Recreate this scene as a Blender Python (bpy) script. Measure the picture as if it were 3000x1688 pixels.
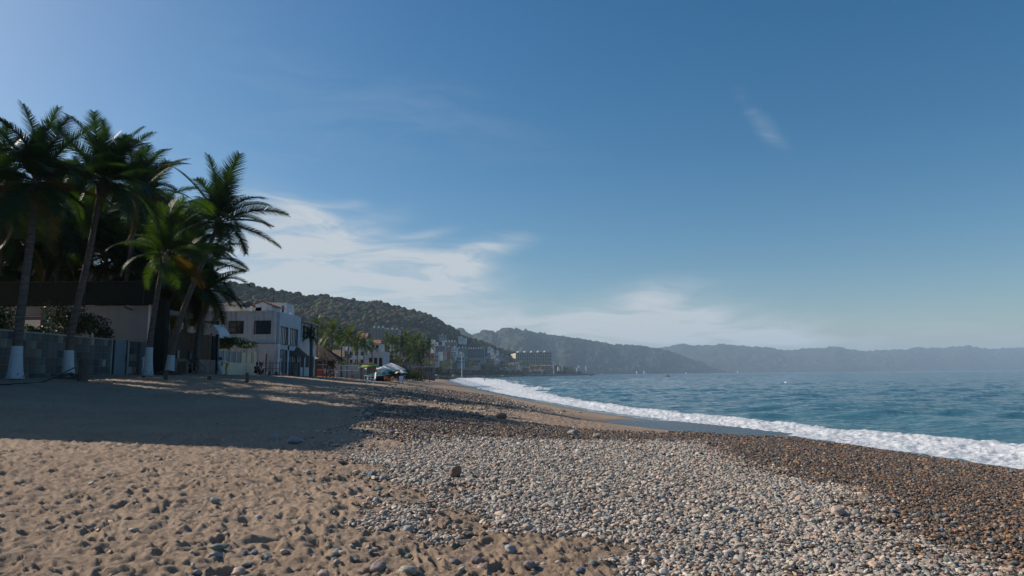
import bpy, bmesh, math, random
import numpy as np
from mathutils import Vector, Matrix, Euler

R = math.radians
for o in list(bpy.data.objects):
    bpy.data.objects.remove(o)
sc = bpy.context.scene
COL = sc.collection
rnd = random.Random(7)

# ------------------------------------------------------------------ camera
F = 2000.0                      # focal length in pixels of the 3000 px wide photograph
EYE = Vector((0, 0, 3.0))
PITCH, ROLL = 7.21, -0.50
CAMROT = Matrix.Rotation(R(90 + PITCH), 3, 'X') @ Matrix.Rotation(R(ROLL), 3, 'Z')
cd = bpy.data.cameras.new('camera')
cam = bpy.data.objects.new('camera', cd)
COL.objects.link(cam)
cam.matrix_world = Matrix.Translation(EYE) @ CAMROT.to_4x4()
cd.sensor_width = 36.0
cd.lens = F * 36.0 / 3000.0
cd.clip_start = 0.05
cd.clip_end = 60000
sc.camera = cam

# ------------------------------------------------------------------ light
SUN_EL, SUN_AZ = 34.0, -70.0    # azimuth from +Y, negative to the left
sv = Vector((math.sin(R(SUN_AZ)) * math.cos(R(SUN_EL)), math.cos(R(SUN_AZ)) * math.cos(R(SUN_EL)), math.sin(R(SUN_EL))))
ld = bpy.data.lights.new('sun', 'SUN')
ld.energy = 5.0
ld.angle = R(0.5)
ld.color = (1.0, 0.90, 0.78)
sun = bpy.data.objects.new('sun', ld)
COL.objects.link(sun)
sun.rotation_euler = sv.to_track_quat('Z', 'Y').to_euler()
sc.view_settings.view_transform = 'Standard'
sc.view_settings.look = 'None'
sc.view_settings.exposure = 0.05
sc.view_settings.gamma = 1.0
sc.view_settings.use_curve_mapping = False
sc.cycles.use_denoising = True
sc.cycles.max_bounces = 6
sc.cycles.diffuse_bounces = 3
sc.cycles.volume_bounces = 1
sc.cycles.transparent_max_bounces = 8


class NT:
    """small node-tree builder"""
    def __init__(s, tree):
        s.t = tree
        s.n = tree.nodes
        s.l = tree.links

    def node(s, typ, **kw):
        n = s.n.new(typ)
        for k, v in kw.items():
            setattr(n, k, v)
        return n

    def put(s, sock, v):
        if isinstance(v, bpy.types.NodeSocket):
            s.l.new(v, sock)
        else:
            sock.default_value = v

    def math(s, op, a, b=0.0, c=0.0, clamp=False):
        n = s.node('ShaderNodeMath', operation=op, use_clamp=clamp)
        s.put(n.inputs[0], a)
        s.put(n.inputs[1], b)
        s.put(n.inputs[2], c)
        return n.outputs[0]

    def vmath(s, op, a, b=(0, 0, 0)):
        n = s.node('ShaderNodeVectorMath', operation=op)
        s.put(n.inputs[0], a)
        s.put(n.inputs[1], b)
        return n.outputs[0]

    def noise(s, vec=None, scale=5.0, detail=4.0, rough=0.5, dist=0.0, out='Fac'):
        n = s.node('ShaderNodeTexNoise')
        if vec is not None:
            s.l.new(vec, n.inputs['Vector'])
        n.inputs['Scale'].default_value = scale
        n.inputs['Detail'].default_value = detail
        n.inputs['Roughness'].default_value = rough
        n.inputs['Distortion'].default_value = dist
        return n.outputs[out]

    def ramp(s, fac, pts):
        n = s.node('ShaderNodeValToRGB')
        e = n.color_ramp.elements
        while len(e) > 1:
            e.remove(e[-1])
        for i, (p, c) in enumerate(pts):
            q = e[0] if i == 0 else e.new(p)
            q.position = p
            q.color = (*c, 1) if len(c) == 3 else c
        s.put(n.inputs[0], fac)
        return n.outputs[0]

    def mix(s, fac, a, b, blend='MIX'):
        n = s.node('ShaderNodeMix', data_type='RGBA', blend_type=blend)
        s.put(n.inputs['Factor'], fac)
        for k, v in ((6, a), (7, b)):
            s.put(n.inputs[k], v if isinstance(v, bpy.types.NodeSocket) else ((*v, 1) if len(v) == 3 else v))
        return n.outputs[2]

    def mapr(s, v, a, b, c=0.0, d=1.0, smooth=True):
        n = s.node('ShaderNodeMapRange', interpolation_type='SMOOTHSTEP' if smooth else 'LINEAR')
        s.put(n.inputs[0], v)
        for i, q in enumerate((a, b, c, d)):
            n.inputs[1 + i].default_value = q
        return n.outputs[0]


# ------------------------------------------------------------------ sky
wd = bpy.data.worlds.new('World')
sc.world = wd
wd.use_nodes = True
t = NT(wd.node_tree)
t.n.clear()
sky = t.node('ShaderNodeTexSky', sky_type='NISHITA')
sky.sun_disc = False
sky.sun_elevation = R(SUN_EL)
sky.sun_rotation = R(SUN_AZ)
sky.altitude = 0
sky.air_density = 1.0
sky.dust_density = 1.0
sky.ozone_density = 2.2
tc = t.node('ShaderNodeTexCoord')
D_ = tc.outputs['Generated']
sx = t.node('ShaderNodeSeparateXYZ')
t.l.new(D_, sx.inputs[0])
# azimuth and elevation of the looked-at direction, in radians
az = t.math('ARCTAN2', sx.outputs[0], sx.outputs[1])
el = t.math('ARCSINE', sx.outputs[2])


def azel(px, py):
    d = CAMROT @ Vector(((px - 1500) / F, -(py - 844) / F, -1.0)).normalized()
    return math.atan2(d.x, d.y), math.asin(d.z)


cmb = t.node('ShaderNodeCombineXYZ')
t.l.new(az, cmb.inputs[0])
t.l.new(t.math('MULTIPLY', el, 1.9), cmb.inputs[1])
warp = t.noise(cmb.outputs[0], 3.2, 3, 0.5, 0, 'Color')
wv = t.vmath('SUBTRACT', warp, (0.5, 0.5, 0.5))
wm = t.node('ShaderNodeVectorMath', operation='SCALE')
t.l.new(wv, wm.inputs[0])
wm.inputs['Scale'].default_value = 0.16
wc = t.vmath('ADD', cmb.outputs[0], wm.outputs[0])
mp = t.node('ShaderNodeMapping')
mp.inputs['Rotation'].default_value = (0, 0, R(24))
mp.inputs['Scale'].default_value = (0.9, 3.0, 1)
t.l.new(wc, mp.inputs[0])
fine = t.noise(mp.outputs[0], 8.0, 7, 0.62, 0.6)
wsep = t.node('ShaderNodeSeparateXYZ')
t.l.new(wc, wsep.inputs[0])


def blob(px, py, rx, ry, rot, amp):
    """soft elliptical patch of cirrus, radii in photograph pixels"""
    a, e = azel(px, py)
    dx = t.math('SUBTRACT', wsep.outputs[0], a)
    dy = t.math('SUBTRACT', t.math('DIVIDE', wsep.outputs[1], 1.9), e)
    c, s_ = math.cos(R(rot)), math.sin(R(rot))
    u = t.math('ADD', t.math('MULTIPLY', dx, c), t.math('MULTIPLY', dy, s_))
    v = t.math('SUBTRACT', t.math('MULTIPLY', dy, c), t.math('MULTIPLY', dx, s_))
    u = t.math('POWER', t.math('ABSOLUTE', t.math('MULTIPLY', u, F / rx)), 2)
    v = t.math('POWER', t.math('ABSOLUTE', t.math('MULTIPLY', v, F / ry)), 2)
    g = t.math('EXPONENT', t.math('MULTIPLY', t.math('ADD', u, v), -1.0))
    return t.math('MULTIPLY', g, amp)


blobs = [(900, 655, 150, 50, -12, .85), (960, 715, 160, 42, 22, .75), (760, 690, 140, 60, -25, .55),
         (900, 830, 300, 75, -4, 1.05), (1210, 800, 230, 62, -10, 1.15), (1380, 765, 150, 34, 20, 1.1),
         (1290, 905, 280, 62, -12, .85), (1000, 900, 330, 60, -8, .7), (700, 790, 150, 90, 0, .6),
         (1220, 705, 90, 22, 14, .4), (1000, 600, 60, 16, 5, .22), (780, 605, 90, 26, -10, .3),
         (1880, 915, 210, 52, 6, 1.7), (1960, 965, 330, 48, -3, 1.6), (2180, 960, 200, 36, -6, .45),
         (1560, 960, 160, 34, 0, .35), (2600, 990, 420, 34, 0, .4), (2240, 400, 30, 22, -50, .15),
         (2230, 330, 30, 80, 20, .14), (2080, 830, 60, 12, -5, .14), (1900, 845, 60, 12, -10, .12),
         (1100, 300, 700, 90, -14, .06), (700, 420, 700, 120, 10, .06)]
tot = None
for b in blobs:
    g = blob(*b)
    tot = g if tot is None else t.math('ADD', tot, g)
den = t.math('MULTIPLY', tot, t.mapr(fine, 0.34, 0.66, 0.30, 1.15))
den = t.mapr(den, 0.02, 1.05, 0, 0.92, smooth=False)
den = t.math('MULTIPLY', den, 1.0, clamp=True)
# saturation of the sky itself
hs = t.node('ShaderNodeHueSaturation')
hs.inputs['Hue'].default_value = 0.494
hs.inputs['Saturation'].default_value = 1.42
hs.inputs['Value'].default_value = 1.0
t.l.new(sky.outputs[0], hs.inputs['Color'])
skyc = hs.outputs[0]
cl = t.mix(den, skyc, (6.3, 6.8, 7.2))
bg = t.node('ShaderNodeBackground')
t.l.new(cl, bg.inputs[0])
bg.inputs[1].default_value = 0.090
wo = t.node('ShaderNodeOutputWorld')
t.l.new(bg.outputs[0], wo.inputs[0])


# ------------------------------------------------------------------ pixel helpers (points are then fixed in the world)
def at(px, py, Y):
    """world point seen at photograph pixel (px, py) at depth Y"""
    d = CAMROT @ Vector(((px - 1500) / F, -(py - 844) / F, -1.0))
    return EYE + d * (Y / d.y)


def XZ(px, py, Y):
    p = at(px, py, Y)
    return p.x, p.z


# ------------------------------------------------------------------ noise in numpy
def _hash(ix, iy, seed):
    h = (ix.astype(np.int64) * 374761393 + iy.astype(np.int64) * 668265263 + seed * 1442695041) & 0x7fffffff
    h = ((h ^ (h >> 13)) * 1274126177) & 0x7fffffff
    h = ((h ^ (h >> 16)) * 1911520717) & 0x7fffffff
    return (h ^ (h >> 15)) / float(0x7fffffff)


def vnoise(x, y, seed=0):
    ix, iy = np.floor(x), np.floor(y)
    fx, fy = x - ix, y - iy
    u = fx * fx * fx * (fx * (fx * 6 - 15) + 10)
    v = fy * fy * fy * (fy * (fy * 6 - 15) + 10)
    a = _hash(ix, iy, seed)
    b = _hash(ix + 1, iy, seed)
    c = _hash(ix, iy + 1, seed)
    d = _hash(ix + 1, iy + 1, seed)
    return (a + (b - a) * u + (c - a) * v + (a - b - c + d) * u * v) * 2 - 1


def fbm(x, y, seed=0, octv=4, gain=0.5):
    s, a = 0, 1.0
    for i in range(octv):
        s = s + a * vnoise(x * 2 ** i + i * 17.3, y * 2 ** i - i * 9.1, seed + i)
        a *= gain
    return s


def sstep(a, b, x):
    q = np.clip((x - a) / (b - a), 0, 1)
    return q * q * (3 - 2 * q)


# ------------------------------------------------------------------ the beach as a height function
SH_Y = np.array([-60, 0, 8, 15, 21, 28, 33, 36, 40, 48, 55, 70, 93, 130, 200, 300, 450, 600, 800, 1200.])
SH_X = np.array([21, 17.6, 17.2, 16.3, 15.3, 14.1, 12.9, 11.6, 10.6, 8.8, 7.0, 4.5, 0.6, -5, -14, -26, -42, -58, -75, -110.])


def shore(y):
    s = 0
    for k in (-2, 0, 2):
        s = s + np.interp(y + k, SH_Y, SH_X)
    return s / 3


ND = np.array([-60, -20, -6, 0, 1.0, 4, 8, 12, 17, 20, 28, 33, 38, 44, 70])
NZ = np.array([-6, -3, -1.1, -.05, .15, .42, .72, 1.02, 1.34, 1.50, 1.86, 2.35, 2.95, 3.25, 3.35])
FD = np.array([-60, -20, -6, 0, 3, 8, 16, 22, 27, 31, 40, 70])
FZ = np.array([-6, -3, -1.1, -.05, .22, .80, 1.95, 2.55, 3.02, 3.2, 3.25, 3.3])
POOL = [(4.0, 38.4), (5.6, 40.2), (7.5, 41.6), (9.4, 39.4), (10.8, 36.2), (11.5, 33.6), (12.0, 32.2), (10.6, 32.0), (8.4, 32.9), (6.0, 35.6)]
POOL_Z = 0.17


def inpoly(x, y, poly):
    res = np.zeros(np.shape(x), bool)
    n = len(poly)
    for i in range(n):
        x1, y1 = poly[i]
        x2, y2 = poly[(i + 1) % n]
        cond = ((y1 > y) != (y2 > y))
        with np.errstate(divide='ignore', invalid='ignore'):
            xi = (x2 - x1) * (y - y1) / (y2 - y1 + 1e-12) + x1
        res ^= cond & (x < xi)
    return res


def polydist(x, y, poly):
    """signed distance, negative inside"""
    d = np.full(np.shape(x), 1e9)
    n = len(poly)
    for i in range(n):
        x1, y1 = poly[i]
        x2, y2 = poly[(i + 1) % n]
        vx, vy = x2 - x1, y2 - y1
        q = np.clip(((x - x1) * vx + (y - y1) * vy) / (vx * vx + vy * vy), 0, 1)
        d = np.minimum(d, np.hypot(x - x1 - q * vx, y - y1 - q * vy))
    return np.where(inpoly(x, y, poly), -d, d)


def base_h(x, y):
    x = np.asarray(x, float)
    y = np.asarray(y, float)
    d = shore(y) - x
    zn = np.interp(d, ND, NZ)
    zf = np.interp(d, FD, FZ)
    w = sstep(18, 44, y)
    z = zn * (1 - w) + zf * w
    z = z + 0.05 * vnoise(x / 4.1, y / 5.3, 3) * sstep(1, 8, d)
    z = z - .22 * np.exp(-((x - 6) ** 2 / 30 + (y - 29) ** 2 / 34)) * sstep(0, 3, d)
    pd = polydist(x, y, POOL)
    z = np.where(pd < 2.5, np.minimum(z, POOL_Z + 0.02 + 0.10 * np.clip(pd, -1.0, 2.5) ) * (1 - sstep(0.5, 2.5, pd)) + z * sstep(0.5, 2.5, pd), z)
    return z


def gz(x, y):
    return float(base_h(np.array([x]), np.array([y]))[0])


def ground(px, py, lo=4.0, hi=400.0):
    """first point of the beach seen at a photograph pixel"""
    Y = np.exp(np.linspace(math.log(lo), math.log(hi), 4000))
    d = CAMROT @ Vector(((px - 1500) / F, -(py - 844) / F, -1.0))
    X = d.x / d.y * Y
    Z = 3.0 + d.z / d.y * Y
    H = base_h(X, Y)
    k = np.argmax(Z <= H)
    if not (Z <= H).any():
        k = len(Y) - 1
    return Vector((X[k], Y[k], H[k]))


# ------------------------------------------------------------------ object helpers
def tag(o, label=None, cat=None, group=None, kind=None):
    if label: o['label'] = label
    if cat: o['category'] = cat
    if group: o['group'] = group
    if kind: o['kind'] = kind
    return o


def empty(name, loc, label=None, cat=None, group=None, rz=0.0):
    o = bpy.data.objects.new(name, None)
    o.empty_display_size = 0.2
    COL.objects.link(o)
    o.location = loc
    o.rotation_euler = (0, 0, rz)
    return tag(o, label, cat, group)


def link(name, me, parent=None, mat=None, loc=None, rot=None, scale=None):
    o = bpy.data.objects.new(name, me)
    COL.objects.link(o)
    if parent is not None:
        o.parent = parent
    if mat is not None:
        me.materials.clear()
        for m in (mat if isinstance(mat, (list, tuple)) else [mat]):
            me.materials.append(m)
    if loc is not None: o.location = loc
    if rot is not None: o.rotation_euler = rot
    if scale is not None: o.scale = scale
    return o


def copy_tree(o, parent=None):
    c = o.copy()
    COL.objects.link(c)
    if parent is not None:
        c.parent = parent
    for ch in list(o.children):
        copy_tree(ch, c)
    return c


def arr_mesh(name, V, Q, smooth=False):
    """mesh from numpy verts (n,3) and quads or tris (m,k)"""
    me = bpy.data.meshes.new(name)
    V = np.asarray(V, np.float32)
    Q = np.asarray(Q, np.int32)
    k = Q.shape[1]
    me.vertices.add(len(V))
    me.vertices.foreach_set('co', V.ravel())
    me.loops.add(Q.size)
    me.loops.foreach_set('vertex_index', Q.ravel())
    me.polygons.add(len(Q))
    me.polygons.foreach_set('loop_start', np.arange(0, Q.size, k, dtype=np.int32))
    me.polygons.foreach_set('loop_total', np.full(len(Q), k, np.int32))
    me.polygons.foreach_set('use_smooth', np.full(len(Q), smooth, bool))
    me.update(calc_edges=True)
    return me


def grid_quads(nr, nc):
    i = np.arange(nr * nc).reshape(nr, nc)
    return np.stack([i[:-1, :-1], i[:-1, 1:], i[1:, 1:], i[1:, :-1]], -1).reshape(-1, 4)


class MB:
    """collects shapes into one mesh"""
    def __init__(s):
        s.v = []
        s.f = []
        s.m = []

    def add(s, vs, fs, mi=0):
        b = len(s.v)
        s.v += [tuple(v) for v in vs]
        s.f += [tuple(b + i for i in f) for f in fs]
        s.m += [mi] * len(fs)
        return s

    def box(s, x0, x1, y0, y1, z0, z1, mi=0):
        vs = [(x0, y0, z0), (x1, y0, z0), (x1, y1, z0), (x0, y1, z0), (x0, y0, z1), (x1, y0, z1), (x1, y1, z1), (x0, y1, z1)]
        return s.add(vs, [(0, 3, 2, 1), (4, 5, 6, 7), (0, 1, 5, 4), (1, 2, 6, 5), (2, 3, 7, 6), (3, 0, 4, 7)], mi)

    def tube(s, pts, rad, n=6, mi=0, cap=True):
        pts = [Vector(p) for p in pts]
        if not isinstance(rad, (list, tuple)): rad = [rad] * len(pts)
        rings = []
        for i, p in enumerate(pts):
            d = (pts[min(i + 1, len(pts) - 1)] - pts[max(i - 1, 0)]).normalized()
            up = Vector((0, 0, 1)) if abs(d.z) < 0.9 else Vector((1, 0, 0))
            a = d.cross(up).normalized()
            b = a.cross(d)
            rings.append([p + (a * math.cos(2 * math.pi * k / n) + b * math.sin(2 * math.pi * k / n)) * rad[i] for k in range(n)])
        vs = [v for r in rings for v in r]
        fs = []
        for i in range(len(pts) - 1):
            for k in range(n):
                k2 = (k + 1) % n
                fs.append((i * n + k, i * n + k2, (i + 1) * n + k2, (i + 1) * n + k))
        if cap:
            fs.append(tuple(reversed(range(n))))
            fs.append(tuple(range((len(pts) - 1) * n, len(pts) * n)))
        return s.add(vs, fs, mi)

    def lathe(s, prof, n=16, c=(0, 0, 0), mi=0):
        vs = [(c[0] + r * math.cos(2 * math.pi * k / n), c[1] + r * math.sin(2 * math.pi * k / n), c[2] + z) for r, z in prof for k in range(n)]
        fs = []
        for i in range(len(prof) - 1):
            for k in range(n):
                k2 = (k + 1) % n
                fs.append((i * n + k, i * n + k2, (i + 1) * n + k2, (i + 1) * n + k))
        return s.add(vs, fs, mi)

    def mesh(s, name, smooth=False):
        me = bpy.data.meshes.new(name)
        me.from_pydata(s.v, [], s.f)
        me.polygons.foreach_set('material_index', s.m)
        me.polygons.foreach_set('use_smooth', [smooth] * len(s.f))
        me.update()
        return me

    def build(s, name, mat, parent=None, smooth=False, loc=None, rot=None):
        me = s.mesh(name, smooth)
        return link(name, me, parent, mat, loc, rot)


# ------------------------------------------------------------------ materials
def material(name):
    m = bpy.data.materials.new(name)
    m.use_nodes = True
    t = NT(m.node_tree)
    p = t.n['Principled BSDF']
    return m, t, p


def bump(t, p, h, strength=0.3, dist=0.02):
    b = t.node('ShaderNodeBump')
    b.inputs['Strength'].default_value = strength
    b.inputs['Distance'].default_value = dist
    t.l.new(h, b.inputs['Height'])
    t.l.new(b.outputs[0], p.inputs['Normal'])


def coords(t, kind='Object'):
    return t.node('ShaderNodeTexCoord').outputs[kind]


def plain(name, col, rough=0.8, var=0.18, scale=3.0, bs=0.15, spec=0.3, metal=0.0, stain=0.0, bd=0.01):
    m, t, p = material(name)
    co = t.node('ShaderNodeNewGeometry').outputs['Position']
    f = t.noise(co, scale, 6, 0.6)
    lo = tuple(c * (1 - var) for c in col)
    hi = tuple(min(1, c * (1 + var)) for c in col)
    c = t.ramp(f, [(0.3, lo), (0.7, hi)])
    if stain:
        mpn = t.node('ShaderNodeMapping')
        mpn.inputs['Scale'].default_value = (1.6, 1.6, 0.16)
        t.l.new(co, mpn.inputs[0])
        s_ = t.noise(mpn.outputs[0], 1.4, 6, 0.65)
        c = t.mix(t.mapr(s_, 0.48, 0.72, 0, stain), c, tuple(q * 0.28 for q in col))
    t.l.new(c, p.inputs['Base Color'])
    p.inputs['Roughness'].default_value = rough
    p.inputs['Specular IOR Level'].default_value = spec
    p.inputs['Metallic'].default_value = metal
    if bs:
        bump(t, p, t.noise(co, scale * 6, 5, 0.6), bs, bd)
    return m


M = {}
M['darkwall'] = plain('dark_weathered_wall', (.12, .12, .12), .9, .2, .8, stain=.4)
M['shadewall'] = plain('white_wall_shade_in_colour', (.20, .235, .27), .85, .06, .8, stain=.25)  # white walls with the shade they stand in mixed into the colour
M['white'] = plain('white_plaster', (.60, .61, .62), .85, .08, .8, stain=.35)
M['oldwhite'] = plain('weathered_white_plaster', (.62, .62, .63), .9, .12, .7, stain=.75)
M['bluewhite'] = plain('pale_blue_plaster', (.42, .46, .52), .85, .06, .5, stain=.25)
M['cream'] = plain('cream_plaster', (.62, .52, .38), .85, .08, .6, stain=.15)
M['hotelwall'] = plain('hotel_plaster', (.74, .66, .50), .85, .05, .1)
M['greywall'] = plain('grey_render', (.30, .30, .31), .9, .15, .8, stain=.4)
M['farwhite'] = plain('far_white_plaster', (.74, .73, .70), .85, .12, .15)
M['fargrey'] = plain('far_grey_plaster', (.34, .35, .35), .85, .15, .15)
M['farblue'] = plain('far_blue_plaster', (.36, .42, .47), .85, .1, .15)
M['farpink'] = plain('far_pink_plaster', (.46, .32, .27), .85, .15, .15)
M['brick'] = plain('brown_brick', (.30, .15, .10), .9, .2, .3)
M['tile'] = plain('red_roof_tile', (.26, .12, .08), .85, .3, 2.0)
M['dark'] = plain('dark_opening', (.015, .017, .02), .6, .2, 1)
M['glass'] = plain('window_glass', (.05, .07, .08), .08, .2, .6, bs=0, spec=.8)
M['bglass'] = plain('bluish_window_glass', (.22, .30, .33), .12, .25, .5, bs=0, spec=.6)
M['tarp'] = plain('dark_green_mesh_cloth', (.010, .016, .014), .95, .3, 2)
M['frame'] = plain('dark_metal_frame', (.03, .03, .035), .5, .2, 4)
M['rust'] = plain('rusty_metal', (.12, .05, .035), .8, .3, 5)
M['wood'] = plain('brown_board', (.10, .055, .035), .85, .35, 4)
M['palewood'] = plain('orange_brown_wood', (.42, .20, .09), .7, .2, 5)
M['oldwood'] = plain('weathered_wood', (.09, .075, .06), .9, .3, 6, bs=.5)
M['thatch'] = plain('dry_palm_thatch', (.16, .12, .085), .95, .4, 6, bs=.9, bd=.05)
M['adobe'] = plain('dusty_pink_render', (.22, .16, .14), .9, .2, 1, stain=.4)
M['plastic'] = plain('white_plastic', (.72, .74, .76), .45, .04, 3)
M['canvas'] = plain('off_white_canvas', (.72, .68, .64), .85, .06, 3)
M['beige'] = plain('beige_canvas', (.58, .45, .36), .85, .08, 3)
M['teal'] = plain('teal_tarpaulin', (.02, .20, .20), .6, .3, 2.5)
M['hull'] = plain('dark_hull', (.02, .022, .028), .6, .3, 2)
M['rock'] = plain('sea_rock', (.16, .14, .12), .9, .4, .25, bs=.6, bd=.3)
M['rubble'] = plain('brown_rubble', (.20, .15, .11), .9, .4, .3, bs=.6, bd=.3)
M['red'] = plain('faded_red_paint', (.36, .07, .04), .7, .2, 3)
M['concrete'] = plain('concrete', (.32, .31, .29), .9, .15, .6, stain=.3)
M['skin'] = plain('skin', (.36, .19, .13), .6, .08, 8, bs=0)
M['skindark'] = plain('tanned_skin', (.16, .085, .055), .6, .08, 8, bs=0)
M['hair'] = plain('dark_hair', (.015, .012, .01), .6, .2, 9, bs=0)
M['cwhite'] = plain('white_cloth', (.70, .72, .76), .9, .05, 9, bs=0)
M['clime'] = plain('lime_cloth', (.42, .62, .03), .9, .05, 9, bs=0)
M['cblack'] = plain('black_cloth', (.012, .012, .015), .9, .1, 9, bs=0)
M['cred'] = plain('red_cloth', (.42, .06, .05), .9, .05, 9, bs=0)
M['cpink'] = plain('pink_cloth', (.52, .20, .22), .9, .05, 9, bs=0)
M['cblue'] = plain('light_blue_cloth', (.26, .38, .58), .9, .05, 9, bs=0)
M['corange'] = plain('orange_cloth', (.60, .26, .03), .9, .05, 9, bs=0)
M['net'] = plain('white_cord', (.62, .62, .60), .8, .05, 9, bs=0)
M['blueboard'] = plain('blue_board', (.03, .07, .14), .4, .2, 3)
# ================================================================== GROUND
# zones of stones, drawn as outlines on the ground
def zone(pts):
    return [tuple(ground(px, py)[:2]) for px, py in pts]


Z_PALE = zone([(1085, 1340), (1180, 1300), (1310, 1275), (1700, 1290), (2080, 1290), (2160, 1350), (2320, 1390), (2560, 1440), (2620, 1520),
               (2750, 1580), (2990, 1640), (3050, 1720), (1830, 1720), (1850, 1620), (1790, 1570), (1640, 1545), (1480, 1535), (1370, 1512),
               (1220, 1545), (1040, 1562), (1010, 1535), (1120, 1510), (1260, 1480), (1290, 1455), (1230, 1400), (1120, 1385)])
Z_WET = zone([(1080, 1215), (1130, 1185), (1300, 1195), (1480, 1235), (1700, 1258), (2000, 1268), (2330, 1276), (2600, 1300), (2860, 1340), (3150, 1400)]) + \
    [(15.6, 12.0), (14.8, 3.0), (7.5, 4.2)] + \
    zone([(2750, 1620), (2560, 1500), (2480, 1425), (2250, 1385), (2120, 1330), (2040, 1296), (1650, 1292), (1300, 1280), (1180, 1305), (1110, 1280), (1085, 1250)])
Z_SANDY = zone([(1000, 1260), (1050, 1215), (1110, 1290), (1180, 1310), (1090, 1345), (1130, 1395), (1240, 1405), (1290, 1455), (1255, 1480), (1110, 1510), (1030, 1470), (1020, 1380), (950, 1330)])
Z_FAR = zone([(1000, 1168), (1180, 1130), (1290, 1112), (1330, 1110), (1420, 1150), (1520, 1178), (1640, 1205), (1480, 1232), (1290, 1190), (1050, 1182)])


def wetness(x, y):
    d = shore(y) - x
    w = 1 - sstep(0.6, 3.2 + 1.2 * sstep(60, 140, y), d + 0.35 * vnoise(x / 1.7, y / 3.1, 41))
    pd = polydist(x, y, POOL)
    return np.clip(np.maximum(w, 1 - sstep(0.2, 1.3, pd)), 0, 1)


def stoniness(x, y):
    j = 0.55 * vnoise(x / .7, y / .7, 51) + 0.25 * vnoise(x / .25, y / .25, 52)
    a = 1 - sstep(-.5, .6, polydist(x, y, Z_PALE) + 1.3 * j)
    b = 1 - sstep(-.5, .6, polydist(x, y, Z_WET) + 1.3 * j)
    c = .55 * (1 - sstep(-.8, .5, polydist(x, y, Z_SANDY) + 1.5 * j))
    f = .6 * (1 - sstep(-2.5, 1.0, polydist(x, y, Z_FAR) + 2.5 * j))
    return a, b, c, f


def cells(x, y, size, seed, fn):
    """sum of fn(dx, dy, random) over jittered cell centres"""
    s = np.zeros_like(x)
    ix, iy = np.floor(x / size), np.floor(y / size)
    for ox in (-1, 0, 1):
        for oy in (-1, 0, 1):
            jx, jy = ix + ox, iy + oy
            cx = (jx + .5 + (_hash(jx, jy, seed) - .5) * .95) * size
            cy = (jy + .5 + (_hash(jx, jy, seed + 1) - .5) * .95) * size
            s += fn((x - cx), (y - cy), _hash(jx, jy, seed + 2), _hash(jx, jy, seed + 3))
    return s


def dent(r0, depth, keep):
    def fn(dx, dy, r1, r2):
        a = r1 * 6.283
        u = (dx * np.cos(a) + dy * np.sin(a)) / (r0 * (1.0 + .75 * r2))
        v = (-dx * np.sin(a) + dy * np.cos(a)) / (r0 * (.62 + .3 * r2))
        q = u * u + v * v
        g = -np.exp(-q ** 1.7 * 1.5) + .40 * np.exp(-(np.sqrt(q) - 1.28) ** 2 * 9)
        return g * depth * (r2 < keep) * (.5 + r1)
    return fn


def relief(x, y):
    d = shore(y) - x
    wx = x + .09 * vnoise(x * 3.1, y * 3.1, 31)
    wy = y + .09 * vnoise(x * 3.1, y * 3.1, 32)
    z = cells(wx, wy, .27, 61, dent(.080, .034, .72))
    z += cells(wx + 3.3, wy, .43, 71, dent(.135, .030, .5))
    z += cells(wx, wy + 1.7, .15, 75, dent(.046, .017, .62))
    z += .011 * fbm(wx * 3.0, wy * 4.4, 11, 3)
    z += .019 * fbm(wx * 8, wy * 10, 15, 4, .62)
    rg = 1 - np.abs(vnoise(wx * 1.3 + .6 * wy, wy * 2.6, 81))
    z += .009 * vnoise(wx * 24, wy * 24, 19) + .016 * np.maximum(0, vnoise(wx * 11, wy * 12, 23) - .30)
    z += .020 * (rg ** 4 - .25)
    k = sstep(6.5, 11, d)                        # the walked-on dry sand; smooth towards the water
    z = z * k + (1 - k) * .006 * fbm(x * 2, y * 2, 21, 3) * sstep(.5, 2, d)
    pd = polydist(x, y, POOL)
    return z * sstep(.0, 1.2, pd)


def log_r(a, b, f):
    return np.exp(np.arange(math.log(a), math.log(b), f))


azs = np.concatenate([np.linspace(-180, -46, 36, endpoint=False), np.linspace(-46, -40, 20, endpoint=False), np.linspace(-40, 40, 760, endpoint=False),
                      np.linspace(40, 46, 20, endpoint=False), np.linspace(46, 180, 37)])
rad = np.concatenate([log_r(.3, 4.2, .12), log_r(4.2, 16, .0042), log_r(16, 110, .0068), log_r(110, 1300, .03)])
A, Rr = np.meshgrid(np.radians(azs), rad)
GX, GY = Rr * np.sin(A), Rr * np.cos(A)
gx, gy = GX.ravel(), GY.ravel()
zb = base_h(gx, gy)
rl = relief(gx, gy)
sa, sb, scn, sf = stoniness(gx, gy)
st = np.clip(np.maximum.reduce([sa, sb, scn, sf]), 0, 1)
stone_rough = .030 * vnoise(gx * 9, gy * 9, 91) * np.clip(np.hypot(gx, gy) / 30, .3, 1.0)
zz = zb + rl * (1 - .75 * np.maximum(sa, sb)) + st * stone_rough
zz -= .02 * np.maximum(sa, sb)
me = arr_mesh('sand_beach', np.stack([gx, gy, zz], -1), grid_quads(len(rad), len(azs))[:, ::-1], True)


def attr(me, name, arr):
    at_ = me.attributes.new(name, 'FLOAT', 'POINT')
    at_.data.foreach_set('value', np.asarray(arr, np.float32))


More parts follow.
